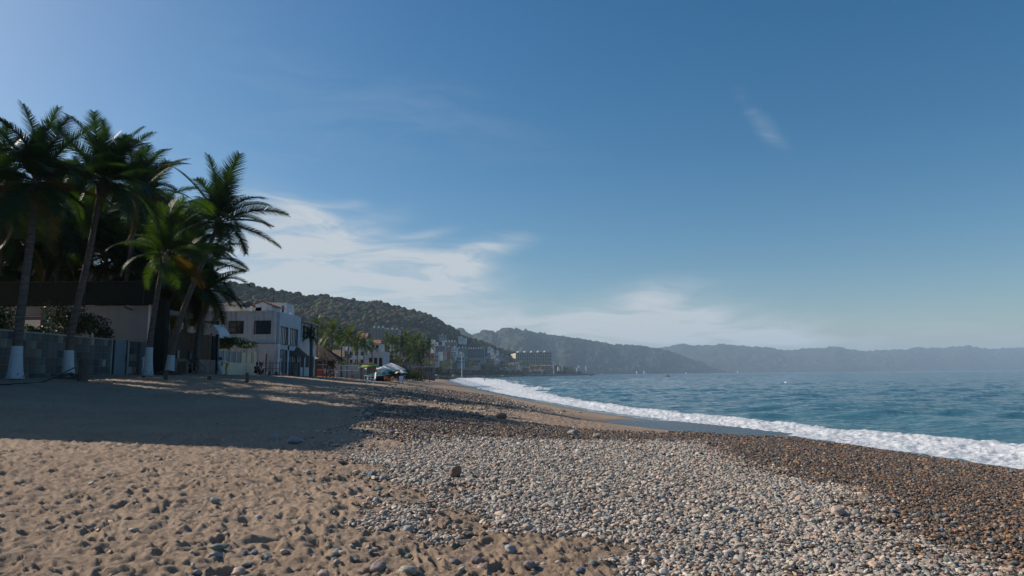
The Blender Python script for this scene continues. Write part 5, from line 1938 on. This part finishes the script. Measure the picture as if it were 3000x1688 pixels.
stump(723, 1121, .52, .085, 'dark wooden post standing alone on the sand before the cream wall')
stump(613, 1112, .16, .12, 'lowest stump on the sand right of the leaning palm')
stump(485, 1113, .42, .10, 'wooden stump at the foot of the leaning palm')
stump(242, 1117, 1.0, .22, 'thick dark wooden stump beside the second palm')
stump(193, 1106, .3, .12, 'low stump among the roots of the second palm')
g = at(403, 1096, 41)
o = MB().tube([(0, 0, -.2), (0, 0, .95)], .06, 8).lathe([(.0, 1.1), (.1, 1.05), (.1, .92), (.0, .9)], 9).build('standpipe', M['bluewhite'], None, loc=(g.x + .3, 41, gz(g.x, 41)))
tag(o, 'white standpipe at the corner beside the dark pillar', 'pipe')
hz = [at(-20, 1113, 27), at(60, 1108, 28.5), at(130, 1092, 30), at(190, 1080, 31.5), at(240, 1070, 33)]
hz = [Vector((q.x, q.y, gz(q.x, q.y) + .03 + (.35 * max(0, i - 2)))) for i, q in enumerate(hz)]
o = MB().tube(curve_pts(hz, 20), .03, 6).build('black_hose', M['frame'], None)
tag(o, 'black hose sagging from the left edge to the stump by the second palm', 'hose')
# root mats and dune litter at the palm feet
for i, (px, py, Y, lab) in enumerate([(205, 1096, 33.3, 'dark mat of roots at the foot of the second palm'), (490, 1097, 41.7, 'dark mat of roots at the foot of the leaning palm')]):
    q = at(px, py, Y)
    mb = MB()
    for k in range(26):
        a = rnd.uniform(0, 6.28)
        l = rnd.uniform(.5, 1.1)
        mb.tube([(0, 0, .25), (math.cos(a) * l * .4, math.sin(a) * l * .4, rnd.uniform(.1, .25)), (math.cos(a) * l, math.sin(a) * l, -.05)], [.06, .04, .02], 5)
    tag(mb.build('root_mat', M['oldwood'], None, loc=(q.x, Y, gz(q.x, Y))), lab, 'roots')

# hotel outside the frame on the left; its roof throws the broad shadow over the sand
hb = empty('beach_hotel', (-27.5, 22.3, 2.5), 'tall pale beach hotel just outside the left edge, throwing the broad shadow', 'hotel')
MB().box(-22, 0, .3, 12.2, -2, 15.0).build('wall', M['cream'], hb)
MB().box(-22.2, 1.0, .1, 5.2, 15.0, 15.4).build('roof', M['concrete'], hb)
MB().box(-22.2, .15, 5.2, 12.4, 15.0, 15.4).build('roof', M['concrete'], hb)
for f_ in range(5):
    MB().box(.0, .9, .6, 10.9, 1.0 + f_ * 2.9, 1.18 + f_ * 2.9).build('balcony', M['white'], hb)
    for k in range(3):
        MB().box(.0, .04, 1.0 + k * 3.4, 3.2 + k * 3.4, 1.3 + f_ * 2.9, 3.5 + f_ * 2.9).build('window', M['glass'], hb)
# ================================================================== THE TOWN
def bld(label, x0, x1, yt, yb, Y, wall, rows, cols, depth=12, zb=None, roof=None, cat='building', name='building', win='dark', wfrac=.55, hfrac=.5, gable=None, group=None, side=False, grid=False, posts=False, down=None):
    if group and group[:5] == 'pale ': Y = max(Y, prom(x0) + 50)
    p0, p1 = at(x0, yb, Y), at(x1, yt, Y)
    w, h_ = p1.x - p0.x, p1.z - p0.z
    dn = down if down is not None else max(4.0, h_ * .8)
    root = empty(name, (p0.x, Y, p0.z), label, cat, group)
    MB().box(0, w, 0, depth, -dn, h_).build('wall', M[wall], root)
    if roof:
        e = w * .03 + .3
        if gable:
            MB().add([(-e, -e, h_), (w + e, -e, h_), (w + e, depth + e, h_), (-e, depth + e, h_), (w * .12, depth / 2, h_ + gable), (w * .88, depth / 2, h_ + gable)],
                     [(0, 1, 5, 4), (1, 2, 5), (2, 3, 4, 5), (3, 0, 4), (3, 2, 1, 0)]).build('roof', M[roof], root)
        else:
            MB().box(-e, w + e, -e, depth + e, h_, h_ + .35).build('roof', M[roof], root)
    else:
        MB().box(-.1, w + .1, -.1, .3, h_, h_ + .6).box(-.1, .3, .3, depth, h_, h_ + .6).box(w - .3, w + .1, .3, depth, h_, h_ + .6).build('parapet', M[wall], root)
    if rows and cols:
        cw, ch = w / cols, h_ / rows
        if grid:
            mb = MB()
            for r_ in range(rows + 1):
                mb.box(0, w, -1.3, -.02, r_ * ch - .12, r_ * ch + .12)
            for c_ in range(cols + 1):
                mb.box(c_ * cw - .14, c_ * cw + .14, -1.25, -.03, .12, h_ - .12)
            tag(mb.build('balcony_grid', M[wall], root), kind='stuff')
            mb = MB()
            for r_ in range(rows):
                for c_ in range(cols):
                    mb.box(c_ * cw + cw * .14, c_ * cw + cw * .86, -.06, -.02, r_ * ch + ch * .14, r_ * ch + ch * .80)
            tag(mb.build('balcony_windows', M[win], root), kind='stuff')
        else:
            many = rows * cols > 40
            wm_ = MB().box(0, cw * wfrac, -.08, -.0, 0, ch * hfrac).mesh('window')
            wm_.materials.append(M[win])
            mb = MB()
            for r_ in range(rows):
                for c_ in range(cols):
                    if rnd.random() < .06: continue
                    xx_, zz_ = c_ * cw + cw * (1 - wfrac) / 2, r_ * ch + ch * (1 - hfrac) * .5
                    if many:
                        mb.box(xx_, xx_ + cw * wfrac, -.08, 0, zz_, zz_ + ch * hfrac)
                    else:
                        link('window', wm_, root, None, (xx_, -.02, zz_))
            if many: tag(mb.build('windows', M[win], root), kind='stuff')
    if posts:
        for k in range(posts):
            MB().box(w * (k + .5) / posts - .6, w * (k + .5) / posts + .6, 1, 3, h_, h_ + 2.2).build('roof_box', M['farwhite'], root)
    return root


# houses in the palms
bld('white house with a red tiled hip roof above the palms', 1041, 1073, 992, 1050, 140, 'oldwhite', 2, 3, 6, roof='tile', gable=1.3, name='house', cat='house', wfrac=.4)
bld('white house with a lower red tiled roof right of the higher one', 1086, 1112, 1006, 1045, 150, 'oldwhite', 2, 2, 6, roof='tile', gable=.9, name='house', cat='house')
bld('small roof turret between the two red roofs', 1073, 1083, 1003, 1030, 148, 'brick', 1, 1, 3, roof='tile', gable=.6, name='house', cat='house')
bld('white house behind the palms over the net', 1004, 1070, 1024, 1072, 128, 'bluewhite', 2, 4, 8, name='house', cat='house')
bld('grey blue garage with a low curved parapet behind the umbrellas', 1078, 1123, 1040, 1082, 122, 'bluewhite', 1, 3, 6, name='garage', cat='building', wfrac=.6, hfrac=.6)
bld('dark low bar front with terraces behind the net', 948, 1004, 1046, 1068, 108, 'greywall', 2, 6, 5, roof='thatch', gable=1.2, name='bar', cat='building', wfrac=.7)
bld('dark weathered building at the back of the palm grove', 1122, 1192, 1052, 1082, 200, 'darkwall', 2, 9, 8, roof='greywall', name='building')
bld('pale house behind the left palms of the grove', 1136, 1168, 1013, 1050, 210, 'oldwhite', 3, 4, 8, name='house', cat='house')
bld('long low sea wall building right of the palm grove', 1192, 1268, 1076, 1092, 260, 'darkwall', 1, 9, 8, roof='greywall')
for i, (px_, Y_, lab_) in enumerate([(1120, 150, 'bush at the left foot of the palm grove'), (1150, 148, 'bush behind the white umbrella under the grove'), (1180, 152, 'bush under the middle of the grove'), (1208, 160, 'bush at the right foot of the grove'), (1235, 180, 'outermost bush right of the grove'), (1000, 104, 'bush under the palms behind the net'), (1040, 106, 'bush behind the right end of the net')]):
    g_ = gp(px_, Y_)
    shrub(g_, 2.2 if i < 5 else 1.2, 1.5, 2.0 if i < 5 else 1.9, 700, LM, lab_, 'bushes under the beach palms', seed=40 + i, leaf=.22)
# condominiums on the hill
bld('left wing of the tall white condominium on the wooded hill', 1088, 1127, 962, 1012, 640, 'fargrey', 12, 9, 14, grid=True, posts=3, group='twin condominium towers on the hill')
bld('right wing of the tall white condominium on the wooded hill, slightly lower', 1128, 1168, 967, 1012, 645, 'fargrey', 11, 9, 14, grid=True, posts=3, group='twin condominium towers on the hill')
T = 'pale buildings of the hillside town'
bld('stepped sunlit white condominium at the left end of the hillside town', 1262, 1272, 997, 1022, 690, 'farwhite', 7, 3, 10, group=T, win='fargrey')
bld('lower white step next to the stepped condominium', 1272, 1281, 1004, 1024, 686, 'farwhite', 5, 3, 10, group=T, win='fargrey')
bld('white block with tall vertical stripes below the stepped condominium', 1276, 1304, 1014, 1033, 680, 'farblue', 6, 7, 12, grid=True, group=T)
bld('grey apartment block above the red brick tower', 1303, 1336, 1003, 1019, 720, 'fargrey', 5, 10, 12, grid=True, posts=4, group=T)
bld('small sunlit white block left of the grey apartments', 1295, 1302, 1001, 1010, 715, 'farwhite', 3, 2, 8, group=T)
bld('lonely pale block highest on the hill slope', 1286, 1305, 983, 991, 800, 'fargrey', 3, 6, 10, posts=1, group=T)
bld('bright white block on the ridge, left part', 1343, 1354, 987, 999, 900, 'farwhite', 4, 3, 10, group=T, win='fargrey')
bld('bright white block on the ridge, right part', 1355, 1366, 992, 1000, 900, 'farwhite', 3, 5, 10, group=T, win='fargrey')
bld('long grey slab hotel with white boxes along its roof', 1370, 1419, 1023, 1048, 820, 'fargrey', 8, 20, 14, grid=True, posts=7, group=T)
bld('white edged grey building adjoining the slab hotel', 1341, 1369, 1021, 1046, 815, 'fargrey', 7, 8, 14, posts=3, group=T)
bld('bright cream block with two dark round holes', 1284, 1294, 1033, 1043, 560, 'farwhite', 2, 2, 8, group=T, wfrac=.3)
bld('pinkish grey block right of the bright cream one', 1295, 1306, 1033, 1043, 560, 'farpink', 2, 4, 8, group=T)
bld('red brown tower in the middle of the town', 1306, 1319, 1031, 1056, 545, 'brick', 5, 2, 8, group=T)
bld('pale block with dark ribbon windows right of the red tower', 1320, 1336, 1031, 1045, 580, 'farwhite', 3, 2, 9, wfrac=.85, group=T)
bld('orange brown brick building beside the palm grove', 1244, 1271, 1037, 1052, 430, 'brick', 1, 3, 8, group=T)
bld('dark roofed building right of the orange brown one', 1262, 1284, 1042, 1060, 440, 'fargrey', 2, 4, 8, roof='greywall', group=T)
bld('white low house under the red tower', 1298, 1322, 1055, 1068, 520, 'farpink', 2, 5, 8, group=T)
bld('pale blue long building with a dark roof before the light mast', 1322, 1360, 1047, 1066, 530, 'farblue', 2, 7, 9, roof='greywall', group=T)
bld('pink roofed house left of the pale blue building', 1318, 1329, 1048, 1056, 528, 'farpink', 1, 2, 6, roof='tile', gable=1.0, group=T)
bld('terraced restaurant with a brown canopy roof', 1360, 1407, 1056, 1072, 580, 'farpink', 2, 9, 9, roof='wood', group=T, wfrac=.75, hfrac=.7)
bld('yellowish turret on the terraced restaurant', 1363, 1370, 1047, 1056, 582, 'cream', 1, 2, 5, group=T)
bld('upper storey with arches on the terraced restaurant', 1376, 1400, 1049, 1056, 584, 'farwhite', 1, 5, 5, roof='tile', gable=.8, group=T)
bld('brown timber building right of the terraced restaurant', 1408, 1428, 1057, 1066, 600, 'wood', 1, 4, 8, roof='wood', group=T)
for i, (a, b, c_, d, Y, w, lab) in enumerate([(1428, 1440, 1020, 1027, 900, 'farwhite', 'white villa under the dark ridge trees'), (1436, 1447, 1025, 1033, 880, 'farwhite', 'white villa just below the ridge villa'), (1453, 1462, 1030, 1036, 940, 'farwhite', 'white house alone above the big beach hotel'),
                                              (1425, 1436, 1035, 1043, 800, 'fargrey', 'grey house on the lower slope beside the slab hotel'), (1438, 1452, 1037, 1047, 790, 'farwhite', 'pale terrace of flats low on the slope'), (1452, 1468, 1042, 1052, 790, 'fargrey', 'grey flats left of the white long building'),
                                              (1466, 1480, 1040, 1050, 900, 'fargrey', 'grey house among trees left of the big hotel'), (1478, 1492, 1046, 1056, 880, 'farpink', 'pinkish house close to the bright end of the big hotel'), (1432, 1448, 1052, 1062, 700, 'farpink', 'pink low house behind the promenade palms'),
                                              (1448, 1464, 1056, 1066, 700, 'farwhite', 'white low house behind the promenade palms'), (1404, 1424, 1047, 1056, 690, 'fargrey', 'grey flats behind the brown timber building'), (1338, 1358, 1036, 1045, 640, 'farwhite', 'white flats behind the light mast'),
                                              (1306, 1322, 1018, 1029, 690, 'farpink', 'pinkish flats above the red tower'), (1322, 1340, 1020, 1030, 700, 'farwhite', 'pale flats below the grey apartments')]):
    bld(lab, a, b, c_, d, Y, w, 2, max(2, int((b - a) / 4)), 9, group=T, posts=1)
# the big beach hotel
p0 = at(1512, 1069, 1350)
H = empty('beach_resort_hotel', (p0.x, 1350, p0.z), 'largest hotel, eight rows of balconies with a sunlit cream end on the left', 'hotel')
w = at(1616, 1069, 1350).x - p0.x
h_ = at(1512, 1035, 1350).z - p0.z
MB().box(0, w, 0, 22, -6, h_).build('wall', M['hotelwall'], H)
mb = MB()
for r_ in range(9):
    mb.box(0, w, -1.8, -.02, r_ * h_ / 8 - .25, r_ * h_ / 8 + .25)
for c_ in range(21):
    mb.box(c_ * w / 20 - .3, c_ * w / 20 + .3, -1.75, -.03, .25, h_ - .25)
tag(mb.build('balcony_grid', M['hotelwall'], H), kind='stuff')
for r_ in range(8):
    for c_ in range(20):
        pass
wm_ = MB().box(0, w / 20 * .74, -.08, -.02, 0, h_ / 8 * .72).mesh('balcony_opening')
wm_.materials.append(M['dark'])
for r_ in range(8):
    for c_ in range(20):
        link('balcony_opening', wm_, H, None, (c_ * w / 20 + w / 20 * .13, 0, r_ * h_ / 8 + h_ / 8 * .14))
MB().box(-.5, w + .5, -2, 22.5, h_, h_ + .8).build('roof', M['tile'], H)
for k in range(5):
    MB().lathe([(3.0, 0), (3.0, 1.4), (2.0, 3.0), (.1, 4.0)], 10, (w * (k + .35) / 5.3, 4, h_ + .8)).build('roof_dome', M['farwhite'], H, True)
    MB().box(w * (k + .85) / 5.3 - 2.5, w * (k + .85) / 5.3 + 2.5, .5, 5, h_ + .8, h_ + 2.6).build('roof_house', M['farpink'], H)
# the end wing turned to the sun, set back obliquely on the left
ang = -.42
E_ = MB()
xe = at(1496, 1056, 1350).x - p0.x
E_.add([(-.6, -1.9, -4), (-.6, 22, -4), (xe, 40, -4), (xe, 26, -4), (-.6, -1.9, h_), (-.6, 22, h_), (xe, 40, h_ * .94), (xe, 26, h_ * .94)], [(0, 3, 7, 4), (3, 2, 6, 7), (1, 0, 4, 5), (2, 1, 5, 6), (4, 7, 6, 5)])
E_.build('end_wing', M['hotelwall'], H)
d_ = Vector((xe + .6, 27.9, 0))
for r_ in range(5):
    for k in range(4):
        q = Vector((-.6, -1.9, 0)) + d_ * ((k + .5) / 4)
        MB().box(-.9, .9, -.15, .05, 0, 1.8).build('window', M['dark'], H, loc=(q.x, q.y - .05, h_ * .30 + r_ * h_ / 8), rot=(0, 0, math.atan2(d_.y, d_.x) + math.pi))
bld('stepped white annex at the right end of the big hotel', 1617, 1631, 1060, 1070, 1340, 'farwhite', 4, 3, 10, win='fargrey')
bld('dark roofed white hall in front of the big hotel', 1480, 1527, 1061, 1074, 1180, 'farwhite', 1, 6, 12, roof='frame', wfrac=.3)
bld('white long house with a faded red tiled roof behind the promenade', 1464, 1506, 1068, 1078, 1050, 'farwhite', 1, 8, 10, roof='tile', gable=1.8)
bld('white clock tower like block with a dome beside the dark roofed hall', 1524, 1529, 1058, 1078, 1170, 'farwhite', 3, 1, 4)
bld('pink villas with red roofs below the big hotel', 1552, 1582, 1073, 1084, 1200, 'farpink', 2, 8, 10, roof='tile', gable=1.6)
bld('low red roofed villas right below the big hotel', 1583, 1614, 1072, 1082, 1220, 'farpink', 2, 8, 10, roof='tile', gable=1.6)
bld('pale arcaded beach club at the water on the headland', 1553, 1590, 1085, 1094, 1150, 'farwhite', 1, 12, 8, roof='tile', gable=1.0)
bld('grey apartment house with dark loggias near the tip of the headland', 1591, 1617, 1084, 1095, 1180, 'fargrey', 2, 5, 10, wfrac=.7, hfrac=.65)
bld('brown tower house near the tip of the headland', 1622, 1632, 1070, 1086, 1230, 'brick', 3, 2, 8, roof='tile', gable=1.2)
bld('small white house with a dark gable past the brown tower house', 1634, 1641, 1074, 1080, 1300, 'farwhite', 1, 2, 8, roof='frame', gable=1.5)
q = at(1647, 1080, 1320)
o = MB().box(-.8, .8, -.8, .8, -4, 7).build('obelisk', M['farwhite'], None, loc=q)
tag(o, 'thin white pillar alone above the trees of the headland', 'pillar')
# mast
for (px, y0, y1, Y, lab) in ((1353, 1032, 1094, 600, 'tall pale light mast rising over the promenade palms'), (1623, 1068, 1094, 1160, 'thin pale mast near the tip of the headland')):
    q0, q1 = at(px, y1, Y), at(px, y0, Y)
    rt = empty('light_mast', q0, lab, 'lamp post')
    MB().tube([(0, 0, -3), (0, 0, q1.z - q0.z)], [.26, .16], 7).build('pole', M['farwhite'], rt)
    MB().box(-1.6, .6, -.2, .2, q1.z - q0.z - .3, q1.z - q0.z + .1).build('lamp_arm', M['farwhite'], rt)
# white tower blocks on the far shore
for i, (px, y0, w, Y, lab) in enumerate([(1691, 1074, 2.2, 2400, 'slim white tower left of a pair past the headland'), (1697, 1067, 5, 2450, 'white arched landmark past the tip of the headland'), (1717, 1069, 2.2, 2500, 'left of two slim white towers past the headland'), (1720, 1073, 2.2, 2500, 'right of two slim white towers past the headland'),
                                         (1765, 1092, 8, 2700, 'low pale block on the far shore left of the towers'), (1867, 1084, 4, 3000, 'left white tower block on the far shore'), (1888, 1083, 2.4, 3000, 'slim white tower on the far shore'),
                                         (1898, 1088, 7, 3000, 'white sloping blocks right of the slim far tower'), (2012, 1087, 5, 3300, 'white block on the far shore under the lower shoulder of the mountain'), (2022, 1090, 9, 3300, 'row of low white blocks on the far shore'),
                                         (2163, 1084, 3, 3600, 'small white church like block on the far shore'), (2180, 1090, 8, 3600, 'faint pale blocks at the right end of the far town')]):
    bld(lab, px - w / 2, px + w / 2, y0 + 4, y0 + (10 if w < 5 else 7), Y, 'farblue', 3, 2, 12, group='white blocks on the far shore', name='tower_block', win='fargrey', down=5)

# headland ground, rocks, sea wall
coast = [(-75, 560), (-62, 600), (-52, 660), (-40, 740), (-22, 820), (0, 900), (18, 980), (32, 1060), (50, 1130), (86, 1190), (126, 1290), (160, 1400), (172, 1480), (160, 1560), (60, 1700), (-200, 2000), (-900, 2400), (-1600, 2400), (-1600, 560)]
mb = MB()
n = len(coast)
vs = [(x_, y_, 2.3) for x_, y_ in coast] + [(x_ + (3 if x_ > -80 else 0), y_ - 3, -1.5) for x_, y_ in coast]
mb.add(vs, [tuple(range(n))] + [(i, n + i, n + (i + 1) % n, (i + 1) % n) for i in range(n)])
tag(mb.build('headland', M['rubble'], None), 'low rocky headland with the town on it', kind='structure')
r2 = random.Random(9)
RK = [peb_mesh(300 + k, 2, .5, 'shore_rock') for k in range(5)]
for q in RK: q.materials.append(M['rock'])
pts = [(px, Y) for px, Y in zip(np.linspace(1196, 1335, 120), np.linspace(220, 520, 120))]
for i, (px, Y) in enumerate(pts):
    g = at(px + r2.uniform(-3, 3), 1092, Y + r2.uniform(-10, 10))
    z = gz(g.x, g.y) if Y < 500 else 1.0
    o = link('sea_rock', RK[i % 5], None, None, (g.x, g.y, z + r2.uniform(0, 1.2) + .3), (0, 0, r2.uniform(0, 6)), (r2.uniform(.8, 2.0),) * 3)
    tag(o, 'dark boulder in the rock heap between the beach and the promenade palms', 'rock', 'boulders heaped below the promenade')
for i in range(90):
    k = r2.uniform(0, 12.9)
    a, b = coast[int(k)], coast[int(k) + 1]
    f_ = k - int(k)
    s_ = r2.uniform(1.5, 3.6)
    o = link('sea_rock', RK[i % 5], None, None, (a[0] + (b[0] - a[0]) * f_ + r2.uniform(0, 3), a[1] + (b[1] - a[1]) * f_ - 3, r2.uniform(-.3, 1.2)), (0, 0, r2.uniform(0, 6)), (s_ * 1.6, s_, s_ * .6))
    tag(o, 'dark rock at the waterline of the headland', 'rock', 'rocks along the waterline of the headland')
wl = MB()
for i in range(6, 12):
    a, b = Vector((*coast[i], 0)), Vector((*coast[i + 1], 0))
    d_ = (b - a).normalized()
    nrm = Vector((d_.y, -d_.x, 0))
    p_ = [a + nrm * 1.5, b + nrm * 1.5, b - nrm, a - nrm]
    wl.add([(q.x, q.y, -1) for q in p_] + [(q.x, q.y, 3.4) for q in p_], [(4, 5, 6, 7), (0, 1, 5, 4), (1, 2, 6, 5), (2, 3, 7, 6), (3, 0, 4, 7)])
tag(wl.build('sea_wall', M['greywall'], None), 'dark sea wall along the foot of the headland', 'wall')
# bushy trees filling the foot of the town: a far mass
n = 2600
px = nr.uniform(1190, 1700, n)
Y = np.array([prom(a) for a in px]) + nr.uniform(15, 150, n)
pts_, sc_, cc_ = [], [], []
for a, b in zip(px, Y):
    q = at(a, 1094, b)
    zz_ = 2.2 + abs(nr.normal(0, 1.6)) + (b - prom(a)) * .012
    pts_.append((q.x, q.y, zz_))
    s_ = nr.uniform(1.6, 3.6)
    sc_.append((s_ * 1.2, s_, s_ * .9))
    cc_.append((nr.uniform(.02, .05), nr.uniform(.03, .055), nr.uniform(.012, .025)))
gn_scatter('town_greenery', np.array(pts_), np.stack([np.zeros(n), np.zeros(n), nr.uniform(0, 6, n)], -1), np.array(sc_), np.array(cc_), M['canopy'], 4, 2, 1.0, 'mass of dark bushes and tree crowns at the foot of the town')

# ================================================================== ON THE WATER
def motorboat(c, s_, label, canopy=True, rz=0.0, hull='cwhite'):
    root = empty('motor_boat', c, label, 'boat', None, rz)
    vs, fs = [], []
    NS = 10
    for i in range(NS + 1):
        q = i / NS
        x_ = -3 + 6 * q
        w = 1.1 * (1 - q ** 3.2) + .03
        zt_ = .7 + .45 * q ** 2
        vs += [(x_, -w, zt_), (x_, -w * .7, 0), (x_, 0, -.3), (x_, w * .7, 0), (x_, w, zt_)]
    for i in range(NS):
        for k in range(4):
            b = i * 5 + k
            fs.append((b, b + 5, b + 6, b + 1))
        fs.append((i * 5, i * 5 + 4, i * 5 + 9, i * 5 + 5))
    fs += [(0, 1, 2, 3, 4)]
    MB().add(vs, fs).build('hull', M[hull], root)
    MB().box(-3.4, -3.0, -.25, .25, .0, 1.2).build('outboard_motor', M['frame'], root)
    if canopy:
        MB().box(-1.9, 1.1, -.95, .95, 2.2, 2.28).build('canopy', M['cwhite'], root)
        for a in (-1.8, 1.0):
            for b in (-.9, .9):
                MB().tube([(a, b, .7), (a, b, 2.2)], .05, 5).build('canopy_post', M['frame'], root)
    MB().box(-1.2, .6, -.7, .7, .72, 1.2).build('bench', M['greywall'], root)
    root.scale = (s_,) * 3
    return root


q = at(1954, 1103, 560)
motorboat((q.x, q.y, .05), .95, 'white motor boat with a flat canopy out on the bay', rz=.15)
q = at(1613, 1104, 700)
motorboat((q.x, q.y, .05), .85, 'low white open boat off the headland with a dark figure', canopy=False, rz=.3)
q = at(1732, 1101, 900)
motorboat((q.x, q.y, .05), .75, 'small dark boat past the tip of the headland', rz=1.0, hull='hull')
q = at(1453, 1105, 520)
motorboat((q.x, q.y, .05), .4, 'tiny white dinghy off the rocks of the headland', canopy=False)
for (px, py, Y, r_, mt, lab) in ((2303, 1121, 185, .48, 'cwhite', 'large round white buoy on the bay'), (2322, 1125, 175, .16, 'hull', 'small black float just right of the large white buoy'), (1995, 1126, 175, .24, 'cwhite', 'small white buoy left of the large one')):
    q = at(px, py, Y)
    rt = empty('buoy', (q.x, q.y, 0), lab, 'buoy')
    MB().lathe([(.02, -1), (.6, -.8), (.95, -.3), (1, 0), (.9, .45), (.55, .84), (.02, 1)], 14).build('float', M[mt], rt, True).scale = (r_,) * 3
    MB().tube([(0, 0, r_ * .9), (0, 0, r_ * 1.25)], .03, 6).build('ring', M['frame'], rt)

# ================================================================== HAZE
hzb = MB().box(-14000, 16000, -2500, 15500, -8, 300).mesh('haze')
m = bpy.data.materials.new('haze_air')
m.use_nodes = True
t = NT(m.node_tree)
t.n.clear()
pv = t.node('ShaderNodeVolumePrincipled')
pv.inputs['Color'].default_value = (.62, .81, 1.0, 1)
pv.inputs['Density'].default_value = .00012
pv.inputs['Anisotropy'].default_value = 0
mo = t.node('ShaderNodeOutputMaterial')
t.l.new(pv.outputs[0], mo.inputs['Volume'])
tag(link('haze', hzb, None, m), 'thin blue haze lying over the bay', kind='stuff')
